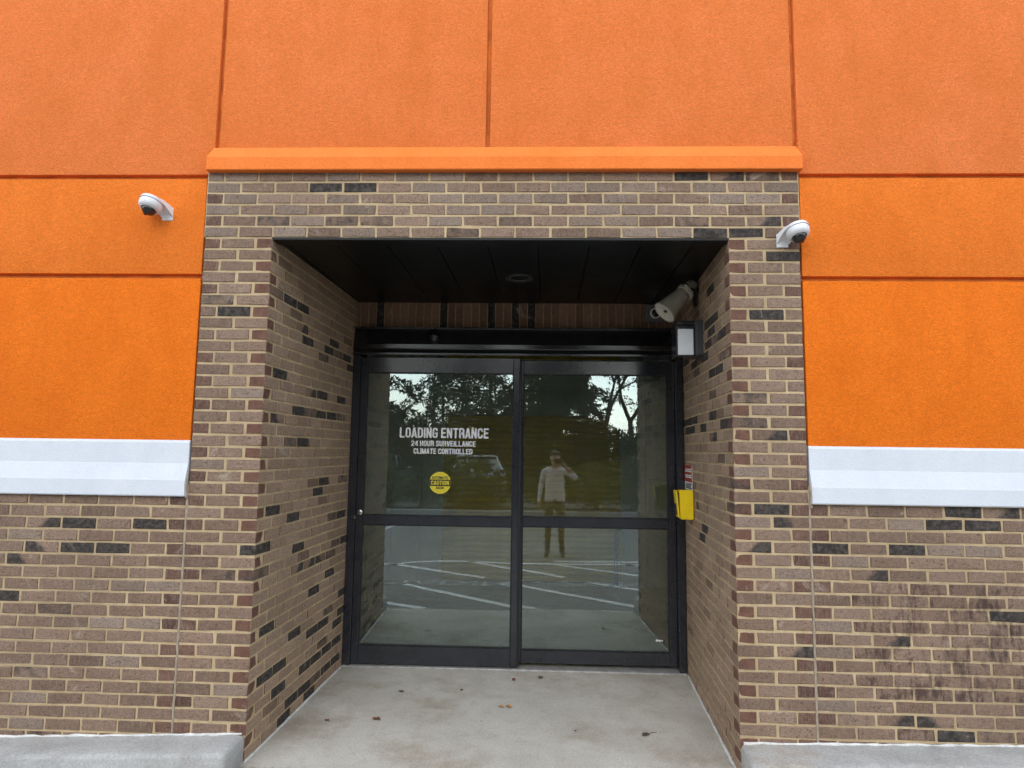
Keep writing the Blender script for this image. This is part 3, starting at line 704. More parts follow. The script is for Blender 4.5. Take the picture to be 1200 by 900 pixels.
bot = [bm.verts.new((-.528+.0872*math.sin(math.acos(.026/.0872))*t, YG-.0016, 1.427-.026)) for t in (-1, 1)]
ml = bm.verts.new((-.528-.0872, YG-.0016, 1.427)); mr = bm.verts.new((-.528+.0872, YG-.0016, 1.427))
bm.faces.new((top[0], top[1], mr, bot[1], bot[0], ml)); dpart('sticker_bar', bm, M['black'], la)
for body, x0, x1, z0, z1, mk, dy, bo in (('CAUTION', -.600, -.456, 1.410, 1.444, 'yellow', .0022, .01), ('AUTOMATIC', -.594, -.462, 1.458, 1.480, 'black', .0016, .02), ('DOOR', -.560, -.496, 1.376, 1.397, 'black', .0016, .02)):
    me = stroke_text(body, x0, x1, z0, z1, YG-dy)
    for v in me.vertices: v.co -= Vector((.08, 1.56, 0))
    link('lettering', me, M[mk], la)
bm = bmesh.new(); lathe(bm, [(.021, 0), (.021, .006), (.016, .010), (.003, .010)], 24, aim((-1.163, 1.575, 1.186), (0, -1, 0))); dpart('lock_cylinder', bm, M['steel'], la, smooth=40)
dpart('strike', bxm(-1.206, -1.194, 1.556, 1.572, 1.135, 1.160, bev=.002), M['steel'])
bm = bmesh.new()
for k, (a, b) in enumerate(((1.190, 1.205), (1.208, 1.216), (1.219, 1.234), (1.237, 1.245))): box(bm, a, b, 1.6440, 1.6447, .222+.002*(k % 2), .236-.001*k)
dpart('maker_mark', bm, M['vinyl'], lb)

# ------------------------------------------------------------------ small fittings
def dome_camera(x, y, z, lab, tilt, rz):
    """white wall arm holding a turret dome; mount on the wall, dome to one side"""
    t = thing('security_camera', lab, 'camera', (x, y, z), rz, 'white dome cameras on the wall')
    s = 1 if tilt > 0 else -1
    bm = bmesh.new(); box(bm, -.042, .042, -.012, 0, -.055, .045, bev=.006, seg=2); obj('mount_plate', bm, M['white_plastic'], t, smooth=40)
    # arm: curved hood growing out of the plate
    bm = bmesh.new(); rings = []
    for k in range(8):
        f = k/7; yy = -.01-.115*f; zz = .040+.030*math.sin(f*1.9); w = .045+.028*f; th = .06*(1-f)+.012
        rings.append([bm.verts.new((s*.068*f-w, yy, zz-th)), bm.verts.new((s*.068*f-w*.86, yy, zz)), bm.verts.new((s*.068*f, yy, zz+.010)), bm.verts.new((s*.068*f+w*.86, yy, zz)), bm.verts.new((s*.068*f+w, yy, zz-th)), bm.verts.new((s*.068*f, yy, zz-th*.7))])
    for A, Bv in zip(rings, rings[1:]):
        for j in range(6): bm.faces.new((A[j], A[(j+1) % 6], Bv[(j+1) % 6], Bv[j]))
    bm.faces.new(rings[0][::-1]); bm.faces.new(rings[-1]); obj('arm', bm, M['white_plastic'], t, smooth=60)
    c = Vector((s*.068, -.108, .016)); ax = Vector((s*.10, -.30, -1)).normalized()
    bm = bmesh.new(); lathe(bm, [(.001, -.062), (.055, -.060), (.074, -.050), (.079, -.036), (.079, -.026)], 36, aim(c, ax), cap=False); obj('cap', bm, M['white_plastic'], t, smooth=50)
    bm = bmesh.new(); lathe(bm, [(.074, -.027), (.074, -.023)], 36, aim(c, ax), cap=False); obj('seam', bm, M['gasket'], t)
    bm = bmesh.new(); lathe(bm, [(.076, -.023), (.078, -.018), (.076, .010), (.066, .030), (.052, .036), (.05, .030)], 36, aim(c, ax), cap=False); obj('housing', bm, M['white_plastic'], t, smooth=50)
    bm = bmesh.new(); lathe(bm, [(.048, .032)]+[(.048*math.cos(a), .032+.044*math.sin(a)) for a in (.2, .45, .7, .95, 1.2, 1.42)], 36, aim(c, ax), cap=True); obj('dome', bm, M['dome'], t, smooth=60)
    bm = bmesh.new(); lathe(bm, [(.012, -.004), (.012, -.001), (.008, .001)], 20, aim(c+ax*.078+Vector((s*.012, -.006, 0)), ax+Vector((s*.3, -.3, 0)))); obj('lens', bm, M['steel_dk'], t)
    t.scale = (.78, .88, .80); return t
dome_camera(-1.955, .010, 3.058, 'white dome camera on the orange panel, upper left', -1, 0)
dome_camera(1.622, .002, 2.900, 'white dome camera on the right brick pier', 1, 0)

hp = thing('horn_speaker', 'beige horn loudspeaker aimed downward in the upper right corner of the recess', 'loudspeaker', (1.372, .95, 2.84))
face = Vector((1.128, .86, 2.668)); ax = Vector((-.69, -.16, -.70)).normalized(); L = .235; back = face-ax*L
def hpart(name, bm, mat, smooth=None): 
    for v in bm.verts: v.co -= Vector((1.372, .95, 2.84))
    return obj(name, bm, mat, hp, smooth=smooth)
bm = bmesh.new(); lathe(bm, [(.050, 0), (.052, .02), (.066, .12), (.081, .22), (.087, .229), (.087, .238), (.080, .238)], 40, aim(back, ax), cap=False); hpart('bell', bm, M['beige'], 50)
bm = bmesh.new(); lathe(bm, [(.080, .236), (.070, .227), (.030, .221), (.001, .219)], 40, aim(back, ax), cap=False); hpart('mouth', bm, M['beige_in'], 50)
bm = bmesh.new(); box(bm, -.016, .016, -.010, .010, -.002, .006, bev=.002, mtx=aim(back+ax*.222, ax)); hpart('throat', bm, M['steel_dk'])
bm = bmesh.new(); lathe(bm, [(.053, -.014), (.062, -.012), (.062, .012), (.053, .014)], 36, aim(back+ax*.012, ax)); hpart('collar', bm, M['beige_in'], 40)
bm = bmesh.new(); lathe(bm, [(.002, -.085), (.034, -.082), (.042, -.07), (.046, -.01), (.046, .0)], 32, aim(back, ax)); hpart('driver', bm, M['beige'], 40)
bm = bmesh.new(); tube(bm, [back+Vector((.02, -.05, 0)), back+Vector((.07, -.03, -.015)), Vector((1.376, .94, 2.80))], .011, 8); tube(bm, [back+Vector((.02, .05, 0)), back+Vector((.07, .03, -.015)), Vector((1.379, .97, 2.80))], .011, 8)
box(bm, 1.366, 1.382, .90, 1.02, 2.74, 2.86, bev=.003); hpart('bracket', bm, M['steel_dk'], 60)
for k in (0, 1):
    bm = bmesh.new(); lathe(bm, [(.011, 0), (.011, .008), (.006, .012)], 12, aim(back+Vector((-.012, -.060+.010*k, .024-.07*k)), (-.2, -1, .1))); hpart('bolt', bm, M['steel'], 40)

jb = thing('junction_box', 'small grey box with a round white ring, half hidden behind the horn loudspeaker', 'junction box', (1.205, 1.655, 2.832))
obj('box_plate', bxm(-.075, .075, -.025, 0, -.075, .075, bev=.004), M['grey_box'], jb)
bm = bmesh.new(); lathe(bm, [(.034, 0), (.044, .002), (.044, .022), (.034, .026), (.034, 0)], 28, aim((.005, -.024, .0), (0, -1, -.15)), cap=False); obj('ring', bm, M['vinyl'], jb, smooth=50)
bm = bmesh.new(); lathe(bm, [(.035, 0), (.032, .010), (.001, .018)], 28, aim((.005, -.024, .0), (0, -1, -.15))); obj('lens', bm, M['dome'], jb, smooth=50)

wl_ = thing('wall_light', 'black box wall light with a white lens on the right reveal', 'wall light', (1.37, .80, 2.46))
def wpart(name, bm, mat):
    for v in bm.verts: v.co -= Vector((1.37, .80, 2.46))
    return obj(name, bm, mat, wl_)
wpart('housing', bxm(1.318, 1.392, .752, .96, 2.352, 2.592, bev=.006), M['grey_dark'])
bm = bmesh.new()
box(bm, 1.186, 1.320, .776, .93, 2.345, 2.362, bev=.003); box(bm, 1.186, 1.320, .776, .93, 2.532, 2.560, bev=.003)
box(bm, 1.190, 1.200, .777, .929, 2.362, 2.532); box(bm, 1.306, 1.318, .777, .929, 2.362, 2.532)
wpart('lamp_frame', bm, M['frame'])
wpart('lens', bxm(1.200, 1.306, .770, .92, 2.356, 2.536, bev=.004), M['lens'])
wpart('hood', bxm(1.19, 1.34, .80, .92, 2.560, 2.60, bev=.01), M['frame'])

xs = lambda y: XC+SR*y
sg = thing('warning_sign', 'narrow red and white notice on the right reveal above the yellow box', 'sign', (xs(1.385)-.003, 1.385, 1.505), -math.atan(SR))
def spart(name, y0, y1, z0, z1, mk, d):
    return obj(name, bxm(-.002-d, .0006-d, y0, y1, z0, z1), M[mk], sg)
spart('sign_plate', -.152, .152, -.092, .095, 'vinyl', 0); spart('red_field', -.151, .151, -.030, .094, 'red', .0022)
for k, (z, a, b) in enumerate(((.062, -.13, .09), (.048, -.13, .11), (.018, -.125, -.03), (.018, .0, .105), (.004, -.125, .11))): spart('print_line', a, b, z-.005, z+.005, 'vinyl', .0044)
for k, (z, a, b) in enumerate(((-.048, -.13, .08), (-.062, -.10, .115), (-.076, -.13, .11))): spart('print_line', a, b, z-.004, z+.004, 'black', .0024)

yb = thing('yellow_box', 'bright yellow plastic box on the right reveal beside the door', 'box', (xs(1.22), 1.22, 1.21))
bm = bmesh.new()
prof = [(-.100, .0), (-.006, -.004), (-.006, .210), (-.108, .210)]
vs = [[bm.verts.new((x, y, z)) for x, z in prof] for y in (-.035, .055)]
for k in range(4): bm.faces.new((vs[0][k], vs[0][(k+1) % 4], vs[1][(k+1) % 4], vs[1][k]))
bm.faces.new(vs[0]); bm.faces.new(vs[1][::-1])
bmesh.ops.bevel(bm, geom=bm.edges[:], offset=.006, segments=2, affect='EDGES'); obj('body', bm, M['yellow_box'], yb, smooth=40)
bm = bmesh.new(); vs = box(bm, -.128, -.118, -.032, .055, .012, .208, bev=.003)
for v in bm.verts: v.co.x += -.018*(v.co.z-.012)/.196+.012
obj('lid', bm, M['yellow_box'], yb)
obj('hinge', bxm(-.125, -.10, .0, .05, .03, .19, bev=.002), M['steel_dk'], yb)

# fallen leaves and bits on the slab
def fallen(x, y, size, mat, lab, stalk=False):
    size *= 1.35; bm = bmesh.new(); n = 7; mid = []; L_ = []; R_ = []
    for k in range(n):
        f = k/(n-1); w = size*.34*math.sin(math.pi*min(1, f*.95+.03))**.8; zc = .002+size*.10*math.sin(f*5)**2
        mid.append(bm.verts.new((f*size-size/2, 0, zc))); L_.append(bm.verts.new((f*size-size/2, w*random.uniform(.7, 1.1), zc+w*.35))); R_.append(bm.verts.new((f*size-size/2, -w*random.uniform(.7, 1.1), zc+w*.25)))
    for k in range(n-1):
        bm.faces.new((mid[k], mid[k+1], L_[k+1], L_[k])); bm.faces.new((R_[k], R_[k+1], mid[k+1], mid[k]))
    if stalk: tube(bm, [(size/2, 0, .004), (size*.9, .01, .004), (size*1.5, -.005, .003)], .0012, 4)
    o = obj('fallen_leaf', bm, M[mat], None, (x, y, .001), (0, 0, random.uniform(0, 6.28)))
    tag(o, lab, 'leaf', 'fallen leaves on the slab')
fallen(-.75, .60, .045, 'leaf_brown', 'dark red fallen leaf on the slab, front left')
fallen(.02, .85, .032, 'leaf_tan', 'orange fallen leaf in the middle of the slab, touching a tan one'); fallen(.072, .85, .040, 'leaf_tan', 'tan fallen leaf in the middle of the slab, right of an orange one')
fallen(.09, 1.36, .035, 'leaf_brown', 'small dark leaf on the slab near the door meeting stile'); fallen(-.69, 1.07, .030, 'soil', 'small brown leaf on the slab toward the left leaf of the door')
fallen(-.27, 1.13, .026, 'soil', 'little brown scrap of leaf left of the slab centre'); fallen(-1.05, .56, .026, 'leaf_brown', 'small brown leaf on the slab near the left reveal')
fallen(.49, .51, .018, 'soil', 'tiny dark leaf scrap on the right half of the slab'); fallen(.91, .48, .040, 'soil', 'dry leaf with a long stalk on the right of the slab', True)
fallen(.29, 1.42, .040, 'soil', 'dry leaf lying by the threshold right of the centre'); fallen(-.09, .61, .014, 'leaf_tan', 'pale yellow leaf scrap on the front of the slab')

# ------------------------------------------------------------------ vestibule behind the glass
structure('interior_floor', bxm(-2.6, 2.9, 1.785, 5.2, -.2, .004), M['int_floor'], label='sealed concrete floor of the vestibule behind the glass')
structure('interior_ceiling', bxm(-2.6, 2.9, 1.765, 5.2, 2.72, 2.85), M['int_dark'], label='dark vestibule ceiling behind the glass')
structure('interior_wall', bxm(-2.7, -2.0, 1.765, 5.2, 0, 2.72), M['int_dark'], label='left vestibule wall behind the glass')
structure('interior_wall', bxm(2.2, 2.9, 1.765, 5.2, 0, 2.72), M['int_dark'], label='right vestibule wall behind the glass')
structure('interior_wall', bxm(-2.0, 2.2, 4.80, 5.2, 0, 2.72), M['int_dark'], label='back vestibule wall carrying the roll-up door')
bm = bmesh.new(); box(bm, -2.6, -1.265, 1.752, 1.80, 0, 2.9); box(bm, 1.42, 2.9, 1.752, 1.80, 0, 2.9); box(bm, -1.3, 1.46, 1.79, 1.9, 2.66, 2.9)
structure('interior_wall', bm, M['int_dark'], label='front vestibule wall round the sliding door')
for a, b, m in ((-1.22, -.955, 'int_wall'), (1.37, 1.66, 'int_wall'), (-1.60, -1.26, 'int_dark'), (1.70, 2.1, 'int_dark')):
    pn = obj('wall_panel', bxm(a, b, 4.74, 4.798, 0.0, 2.70 if m == 'int_wall' else 1.36, bev=.01), M[m]); pn['kind'] = 'structure'; pn['label'] = 'grey liner panel beside the roll-up door behind the glass'
ru = thing('roll_up_door', 'ochre ribbed roll-up door seen through the glass behind the reflections', 'roll-up door', (.2, 4.72, 0))
me = None
for k in range(30):
    if me is None:
        bm = bmesh.new(); prism(bm, [(.02, 0), (.006, .002), (-.012, .018), (-.016, .036), (-.012, .054), (.006, .068), (.02, .0695)], -1.13, 1.13); me = fin(bm, 'slat', 40); me.materials.append(M['roll'])
    link('slat', me, None, ru, (0, 0, .06+k*.0695))
obj('bottom_bar', bxm(-1.13, 1.13, -.03, .03, .0, .058, bev=.004), M['alu'], ru)
for s in (-1, 1): obj('guide_rail', bxm(s*1.155-.025, s*1.155+.025, -.03, .06, 0, 2.2, bev=.004), M['int_wall'], ru)
obj('hood', bxm(-1.18, 1.18, -.06, .07, 2.15, 2.45, bev=.02), M['int_dark'], ru)
rd = thing('roll_up_door', 'ochre roll-up door on the left vestibule wall, a narrow strip at the glass edge', 'roll-up door', (-1.99, 3.2, 0))
me = None
for k in range(30):
    if me is None:
        bm = bmesh.new(); prism(bm, [(.02, 0), (.006, .002), (-.012, .018), (-.016, .036), (-.012, .054), (.006, .068), (.02, .0695)], -.6, .6); me = fin(bm, 'slat', 40); me.materials.append(M['roll'])
    link('slat', me, None, rd, (0, 0, .06+k*.0695), (0, 0, math.pi/2))
gr = thing('guard_rail', 'dark bent pipe guard rail on the vestibule floor behind the right pane', 'guard rail', (1.6, 4.3, 0))
bm = bmesh.new(); pts = [(-.38, 0, 0), (-.38, 0, .70)]
for k in range(6): a = k/5*math.pi/2; pts.append((-.38+.10*(1-math.cos(a)), 0, .70+.10*math.sin(a)))
pts += [(.5, 0, .80)]; tube(bm, pts, .024, 10); obj('pipe', bm, M['steel_dk'], gr, smooth=60)
bm = bmesh.new(); lathe(bm, [(.07, 0), (.07, .012)], 20, Matrix.Translation((-.38, 0, .004))); obj('foot_plate', bm, M['alu'], gr)

# ------------------------------------------------------------------ what the glass mirrors: trees, shrubs, cars, lamp post, photographer
def quad(bm, c, a, b):
    v = [bm.verts.new(c+a*s+b*t) for s, t in ((-1, -.5), (0, -1), (1, 0), (0, 1))]; bm.faces.new(v)
def rv(rg): return Vector((rg.gauss(0, 1), rg.gauss(0, 1), rg.gauss(0, 1))).normalized()
def conifer(seed, h, spread, start=.12, nb=46, per=70, leaf=.16, tk=1.):
    rg = random.Random(seed); tb = bmesh.new(); cb = bmesh.new()
    tube(tb, [(0, 0, -.1), (.03, .02, h*.4), (.0, .05, h*.98)], [h*.022*tk, h*.015*tk, .012], 8)
    for k in range(nb):
        f = start+(1-start)*((k+rg.random())/nb)**.9; z = f*h; az = rg.uniform(0, 6.283)
        ln = spread*(1-f)**.75*rg.uniform(.65, 1.1)+.25; d = Vector((math.cos(az), math.sin(az), 0))
        P = [Vector((0, 0, z))+d*ln*t+Vector((0, 0, .12*ln*t-.38*ln*t*t)) for t in (0, .35, .7, 1)]
        tube(tb, P, [.03*(1.2-f), .02*(1.2-f), .01, .005], 5, False)
        for _ in range(int(per*(.4+ln/spread))):
            t = rg.random()**.7; i = min(2, int(t*3)); q = P[i].lerp(P[i+1], t*3-i)
            q = q+rv(rg)*Vector((1, 1, .6)).length*.16*(.5+ln*.25); a = (d*.7+rv(rg)*.8+Vector((0, 0, -.25))).normalized()
            quad(cb, q, a*leaf*rg.uniform(.7, 1.3), a.cross(rv(rg)).normalized()*leaf*.22)
    return fin(tb, 'trunk', 60), fin(cb, 'crown')
def broadleaf(seed, h, leaves, leaf=.10, spread=1.0):
    rg = random.Random(seed); tb = bmesh.new(); cb = bmesh.new(); tips = []
    def grow(p, d, ln, r, dep):
        q = p+d*ln; m = p.lerp(q, .5)+rv(rg)*ln*.07
        tube(tb, [p, m, q], [r, r*.82, r*.62], 6 if dep < 2 else 4, False)
        if dep >= 2: tips.append((p, q))
        if dep == 4: return
        for _ in range(3 if dep < 2 else 2 + (rg.random() < .5)):
            nd = (d+rv(rg)*.75*spread+Vector((0, 0, .12))).normalized(); grow(q, nd, ln*rg.uniform(.6, .82), r*.58, dep+1)
    grow(Vector((0, 0, -.1)), Vector((rg.uniform(-.08, .08), 0, 1)), h*.34, h*.018, 0)
    for _ in range(leaves):
        p, q = rg.choice(tips); c = p.lerp(q, rg.random())+rv(rg)*.28*rg.random(); a = rv(rg)
        quad(cb, c, a*leaf*rg.uniform(.6, 1.2), a.cross(rv(rg)).normalized()*leaf*.5)
    return fin(tb, 'trunk', 60), fin(cb, 'crown')
def plant_tree(name, meshes, mat, x, y, rz, sc, lab, group):
    t = thing(name, lab, 'tree' if name != 'shrub' else 'shrub', (x, y, .04), rz, group); t.scale = (sc, sc, sc)
    link('trunk' if name != 'shrub' else 'stems', meshes[0], M['bark'], t); link('crown' if name != 'shrub' else 'foliage', meshes[1], mat, t)
    return t
C1, C2, C3 = conifer(1, 9, 2.6, .06, 70, 190, .17), conifer(2, 11, 2.9, .10, 60, 150, .17), conifer(3, 8, 3.4, .03, 70, 140, .2)
C4 = conifer(4, 9, 3.0, .15, 50, 150, .13, .5)
D1, D2 = broadleaf(11, 8, 3600, .075, .9), broadleaf(12, 9, 2600, .13, 1.0)
GT = 'trees beyond the parked cars, mirrored in the glass'
for kind, mat, x, y, rz, sc, lab in (
    (C1, 'needle', -6.0, -18.2, .3, 1.0, 'dark dense conifer mirrored at the left edge of the left pane'),
    (C4, 'needle', -1.5, -18.4, 1.0, 1.05, 'open conifer with drooping boughs mirrored in the left pane, beside the meeting stile'),
    (C4, 'needle', -4.2, -21.5, 3.0, .95, 'open conifer mirrored in the left pane, left of the slim lamp post'),
    (C1, 'needle', .70, -17.8, 2.5, .98, 'solid dark conifer mirrored in the right pane, above the photographer'),
    (C2, 'needle', .1, -19.5, .9, .85, 'tall conifer behind the solid dark one, mirrored at the meeting stile'),
    (C1, 'needle', 1.3, -19.8, 4.0, 1.0, 'tall conifer behind the solid dark one, to its right in the mirror image'),
    (C4, 'needle', 2.5, -20.5, 2.0, .95, 'open conifer mirrored in the right pane behind the thin small leafed tree'),
    (C4, 'needle', -3.0, -22.0, 4.4, 1.1, 'open conifer mirrored in the left pane behind the slim lamp post'),
    (D1, 'leaf', 3.0, -18.0, .2, 1.0, 'thin small leafed tree mirrored in the right pane against bright sky'),
    (D1, 'leaf', 4.1, -19.2, 2.1, 1.1, 'thin tree with twin trunks mirrored at the right edge of the right pane'),
    (D2, 'leaf', 7.4, -19, 1.2, 1.1, 'broad leafy tree beyond the parking bays, right of the thin trees'),
    (C2, 'needle', 10.0, -18.5, 3.2, 1.0, 'tall conifer beyond the parking bays, far right of the leafy tree'),
    (C3, 'needle', -9.8, -18.5, 5.0, 1.1, 'broad conifer beyond the parking bays, left of the dense one'),
    (C2, 'needle', -13, -20, .5, 1.2, 'tallest conifer beyond the parking bays, far left'),
    (C1, 'needle', 13.5, -19, 1.8, 1.2, 'last conifer of the row beyond the parking bays, far right')):
    plant_tree('broadleaf_tree' if kind in (D1, D2) else 'conifer_tree', kind, M[mat], x, y, rz, sc, lab, GT)
def bush(seed, w, h, n, leaf=.06):
    rg = random.Random(seed); tb = bmesh.new(); cb = bmesh.new()
    for k in range(9):
        a = rg.uniform(0, 6.28); r = rg.uniform(.2, .8)*w/2; tube(tb, [(0, 0, -.05), (math.cos(a)*r*.5, math.sin(a)*r*.5, h*.5), (math.cos(a)*r, math.sin(a)*r, h*.92)], [.014, .01, .004], 4, False)
    lumps = [(rg.uniform(-.35, .35)*w, rg.uniform(-.35, .35)*w, rg.uniform(.3, .75)*h, rg.uniform(.18, .34)*w) for _ in range(9)]
    for _ in range(n):
        lx, ly, lz, lr = rg.choice(lumps); d = rv(rg)*lr*rg.uniform(.55, 1); a = rv(rg)
        quad(cb, Vector((lx, ly, max(.03, lz)))+d, a*leaf*rg.uniform(.6, 1.3), a.cross(rv(rg)).normalized()*leaf*.55)
    return fin(tb, 'stems'), fin(cb, 'foliage')
S1, S2 = bush(21, 2.0, 1.5, 2600), bush(22, 2.6, 2.1, 3200, .075)
S3 = bush(23, 2.2, 2.2, 3400, .07)
SH = [(S1, 'leaf', -2.9, -11.7, .82, 'green shrub on the island hiding most of the white car in the mirror image'), (S1, 'leaf_y', 2.0, -11.4, .9, 'yellow green shrub on the island, mirrored in the right pane'), (S1, 'leaf', -1.3, -11.5, 1.0, 'low green shrub on the island, mirrored beside the meeting stile'),
      (S2, 'leaf', 3.5, -11.6, .75, 'loose green shrub on the island, right of the yellow green one'), (S2, 'leaf', -4.6, -11.6, .78, 'green shrub on the island, mirrored at the left edge of the left pane'),
      (S1, 'leaf', .55, -11.5, .8, 'green shrub on the island behind the photographer'), (S2, 'leaf', 6.4, -11.6, .8, 'green shrub on the island, far to the right'), (S1, 'leaf', -7.4, -11.6, .9, 'green shrub on the island, far to the left')]
for k in range(12):
    SH.append((S3, 'hedge', -8.2+1.5*k, -17.9-.5*(k % 2), 1.2+.12*((k*7) % 4), 'tall dark evergreen shrub in the row under the trees'))
used = {}
for k, (kind, m, x, y, sc, lab) in enumerate(SH):
    key = (id(kind), m)
    if key not in used: used[key] = kind[1].copy()
    plant_tree('shrub', (kind[0], used[key]), M['needle' if m == 'hedge' else m], x, y, k*1.3, sc, lab, 'dark shrubs in the row under the trees' if m == 'hedge' else None)

lp = thing('street_lamp', 'slim dark lamp post across the car park, mirrored in the left pane', 'street lamp', (-3.25, -17.6, 0))
bm = bmesh.new(); tube(bm, [(0, 0, 0), (0, 0, 3), (0, 0, 7.2)], [.055, .05, .04], 12); obj('pole', bm, M['steel_dk'], lp, smooth=60)
bm = bmesh.new(); lathe(bm, [(.16, 0), (.16, .25), (.09, .30)], 16); obj('footing', bm, M['steel_dk'], lp)
obj('lamp_head', bxm(-.12, .12, -.1, .55, 7.15, 7.27, bev=.03), M['steel_dk'], lp); obj('lamp_lens', bxm(-.09, .09, .1, .5, 7.13, 7.148), M['lens'], lp)

def car(x, y, rz, paint, lab):
    t = thing('parked_car', lab, 'car', (x, y, .06), rz, 'cars parked beyond the verge')
    low = [(-2.2, .32), (-2.24, .55), (-2.18, .80), (-1.35, .90), (-.6, .96), (1.5, .98), (2.15, .94), (2.24, .70), (2.2, .34), (1.75, .24), (-1.75, .24)]
    bm = bmesh.new(); a, b = prism(bm, low, -.88, .88)
    for v in bm.verts: v.co = Vector((v.co.y, v.co.x*(1-.06*abs(v.co.y/2.2)**3), v.co.z))
    bmesh.ops.bevel(bm, geom=bm.edges[:], offset=.05, segments=2, affect='EDGES'); obj('body', bm, M[paint], t, smooth=35)
    bm = bmesh.new(); base = [(-1.0, .93), (-.35, 1.40), (.1, 1.46), (.9, 1.44), (1.75, .97)]
    a, b = prism(bm, base, -.76, .76)
    for v in bm.verts: v.co = Vector((v.co.y, v.co.x*(1-.18*(v.co.z-.93)/.5), v.co.z))
    obj('windows', bm, M['car_glass'], t)
    bm = bmesh.new(); vs = box(bm, -.33, .98, -.62, .62, 1.43, 1.485, bev=.02); obj('roof', bm, M[paint], t, smooth=40)
    bm = bmesh.new()
    for s in (-1, 1):
        for p, q in (((-1.0, .94), (-.33, 1.44)), ((1.75, .98), (.95, 1.44)), ((.25, .96), (.2, 1.45))): tube(bm, [(p[0], s*.765, p[1]), (q[0], s*.63, q[1])], .03, 5)
    obj('pillars', bm, M[paint], t)
    wb = bmesh.new(); lathe(wb, [(.20, -.10), (.30, -.11), (.33, -.08), (.33, .08), (.30, .11), (.20, .10)], 24, Matrix.Rotation(math.pi/2, 4, 'X'), cap=True); wm = fin(wb, 'wheel', 40); wm.materials.append(M['tyre'])
    rb = bmesh.new(); lathe(rb, [(.21, -.112), (.19, -.10), (.03, -.118), (.001, -.118)], 20, Matrix.Rotation(math.pi/2, 4, 'X'), cap=False); lathe(rb, [(.21, .112), (.19, .10), (.03, .118), (.001, .118)], 20, Matrix.Rotation(math.pi/2, 4, 'X'), cap=False); rm = fin(rb, 'rim', 40); rm.materials.append(M['rim'])
    for wx in (-1.38, 1.36):
        for s in (-1, 1):
            w = link('wheel', wm, None, t, (wx, s*.80, .33)); link('rim', rm, None, w)
    for s in (-1, 1):
        obj('headlight', bxm(-2.26, -2.10, s*.66-.16, s*.66+.16, .66, .78, bev=.02), M['lamp'], t); obj('tail_light', bxm(2.12, 2.25, s*.68-.13, s*.68+.13, .74, .90, bev=.02), M['tail'], t)
        obj('wing_mirror', bxm(-.72, -.60, s*.93-.07, s*.93+.07, .95, 1.07, bev=.02), M[paint], t)
car(-1.7, -14.9, 1.45, 'car_white', 'white parked car beyond the island, mirrored in the left pane'); car(-5.0, -14.8, 1.6, 'car_grey', 'silver parked car beyond the island, mirrored in the left pane')
car(4.2, -15.0, 1.55, 'car_white', 'white parked car beyond the island, mirrored in the right pane'); car(7.1, -14.7, 1.6, 'car_dark', 'dark parked car beyond the island, right of the white one')

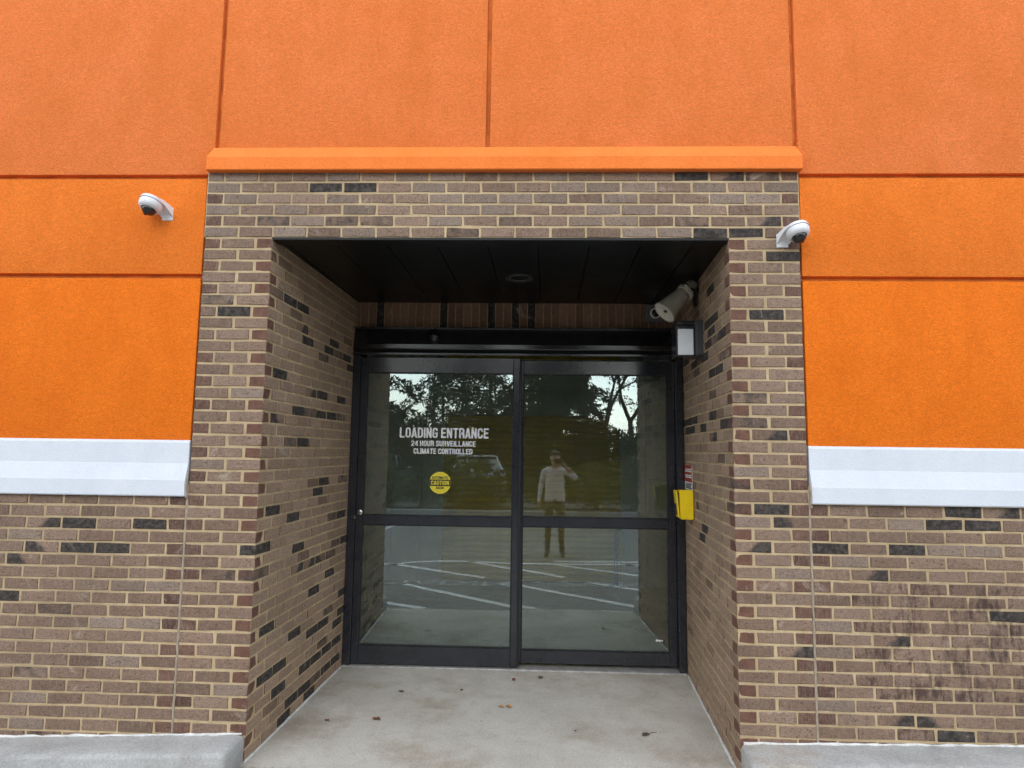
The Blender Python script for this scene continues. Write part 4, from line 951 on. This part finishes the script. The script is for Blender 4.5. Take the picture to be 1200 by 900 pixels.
# photographer, mirrored in the right pane
def person(x, y):
    t = thing('person', 'person in a pale long sleeved top holding up a phone, mirrored in the glass', 'person', (x, y, -.012))
    V, E, Rr = [], [], []
    def node(p, r, par=None):
        V.append(p); Rr.append(r if isinstance(r, tuple) else (r, r))
        if par is not None: E.append((par, len(V)-1))
        return len(V)-1
    pel = node((0, 0, .94), (.172, .125)); wa = node((0, .0, 1.08), (.165, .12), pel); ch = node((0, .0, 1.27), (.185, .128), wa); sh = node((0, -.01, 1.39), (.135, .09), ch)
    nk = node((0, 0, 1.46), .055, sh); hb = node((0, .02, 1.53), (.066, .075), nk); hd_ = node((0, .025, 1.60), (.076, .096), hb); ht = node((0, .015, 1.665), (.066, .08), hd_); node((0, .01, 1.70), (.035, .04), ht)
    node((0, .118, 1.575), .011, hd_)      # nose
    for s in (-1, 1): node((s*.080, .01, 1.585), (.010, .02), hd_)   # ears
    def hand(wr, d, side, curl, par):
        d = Vector(d).normalized(); s = Vector(side).normalized(); c = Vector(curl).normalized(); w = Vector(wr)
        pm = node(tuple(w+d*.045), (.036, .02), par)
        for k, (o, l) in enumerate(((-.030, .066), (-.010, .076), (.010, .071), (.029, .056))):
            a = node(tuple(w+d*.09+s*o), .0095, pm); b_ = node(tuple(w+d*(.09+l*.55)+s*o*1.15+c*.012), .0088, a); node(tuple(w+d*(.09+l*.85)+s*o*1.15+c*.038), .0078, b_)
        a = node(tuple(w+d*.035-s*.042+c*.012), .0105, pm); node(tuple(w+d*.075-s*.062+c*.026), .009, a)
    sr = node((.175, -.005, 1.385), .062, sh); er = node((.355, .07, 1.27), .046, sr); er2 = node((.25, .14, 1.37), .040, er); wr_ = node((.145, .19, 1.47), .029, er2); hand((.145, .19, 1.47), (-.6, .1, .75), (.6, .2, .35), (-.4, -.2, -.3), wr_)
    sl_ = node((-.175, -.005, 1.385), .062, sh); el = node((-.235, -.025, 1.13), .045, sl_); wl2 = node((-.265, .045, .89), .029, el); hand((-.265, .045, .89), (-.03, .06, -1), (0, 1, .05), (1, 0, -.1), wl2)
    for s in (-1, 1):
        hp_ = node((s*.088, 0, .86), .095, pel); kn = node((s*.105, .015, .48), .062, hp_); cf = node((s*.112, -.02, .33), .056, kn); an = node((s*.118, -.025, .095), .042, cf); node((s*.12, -.05, .045), .040, an); fo = node((s*.135, .09, .045), .042, an); node((s*.145, .16, .034), .030, fo)
    me = bpy.data.meshes.new('body'); me.from_pydata(V, E, []); me.update()
    ob = bpy.data.objects.new('body_tmp', me); COL.objects.link(ob)
    sk = ob.modifiers.new('skin', 'SKIN'); sk.use_smooth_shade = True
    for k, r in enumerate(Rr): me.skin_vertices[0].data[k].radius = r
    me.skin_vertices[0].data[0].use_root = True
    sb = ob.modifiers.new('sub', 'SUBSURF'); sb.levels = 2; sb.render_levels = 2
    dg = bpy.context.evaluated_depsgraph_get(); m2 = bpy.data.meshes.new_from_object(ob.evaluated_get(dg)); m2.name = 'body'
    bpy.data.objects.remove(ob)
    m2.materials.clear()
    for k in ('skin', 'shirt', 'trouser', 'shoe'): m2.materials.append(M[k])
    for p in m2.polygons:
        c = p.center; i = 1
        if c.z < .085: i = 3
        elif c.z < .90 and abs(c.x) < .22: i = 2
        elif c.x < -.2 and c.z < .895: i = 0
        elif c.z > 1.435 and abs(c.x) < .11 and c.y < .125: i = 0
        elif c.y > .13 and c.x > .0 and c.z > 1.36: i = 0
        p.material_index = i
    m2.shade_smooth()
    o = link('body', m2, None, t)
    bm = bmesh.new(); lathe(bm, [(.002, .078), (.045, .070), (.076, .045), (.088, .0), (.080, -.035), (.07, -.05)], 24, Matrix.Translation((0, .0, 1.645)) @ Matrix.Rotation(-.35, 4, 'X'))
    for v in bm.verts: v.co.y = (v.co.y-.0)*1.15
    obj('hair', bm, M['hair'], t, smooth=60)
    for s in (-1, 1):
        bm = bmesh.new(); bmesh.ops.create_uvsphere(bm, u_segments=10, v_segments=8, radius=.011); obj('eye', bm, M['eye'], t, (s*.030, .106, 1.60), smooth=60)
    bm = bmesh.new(); tube(bm, [(-.024, .103, 1.545), (0, .111, 1.543), (.024, .103, 1.545)], .005, 5); obj('mouth', bm, M['leaf_brown'], t)
    ph = thing('phone', 'dark phone held level in the raised hand of the mirrored person', 'phone', (x+.05, y+.225, 1.545), 0)
    obj('phone_body', bxm(-.075, .075, -.004, .004, -.036, .036, bev=.003), M['phone'], ph); bm = bmesh.new(); lathe(bm, [(.011, 0), (.011, .003)], 14, aim((.05, .0028, .015), (0, 1, 0))); obj('phone_lens', bm, M['lens'], ph)
    obj('phone_screen', bxm(-.070, .070, -.0052, -.0042, -.032, .032), M['dome'], ph)
person(.58, -3.87)
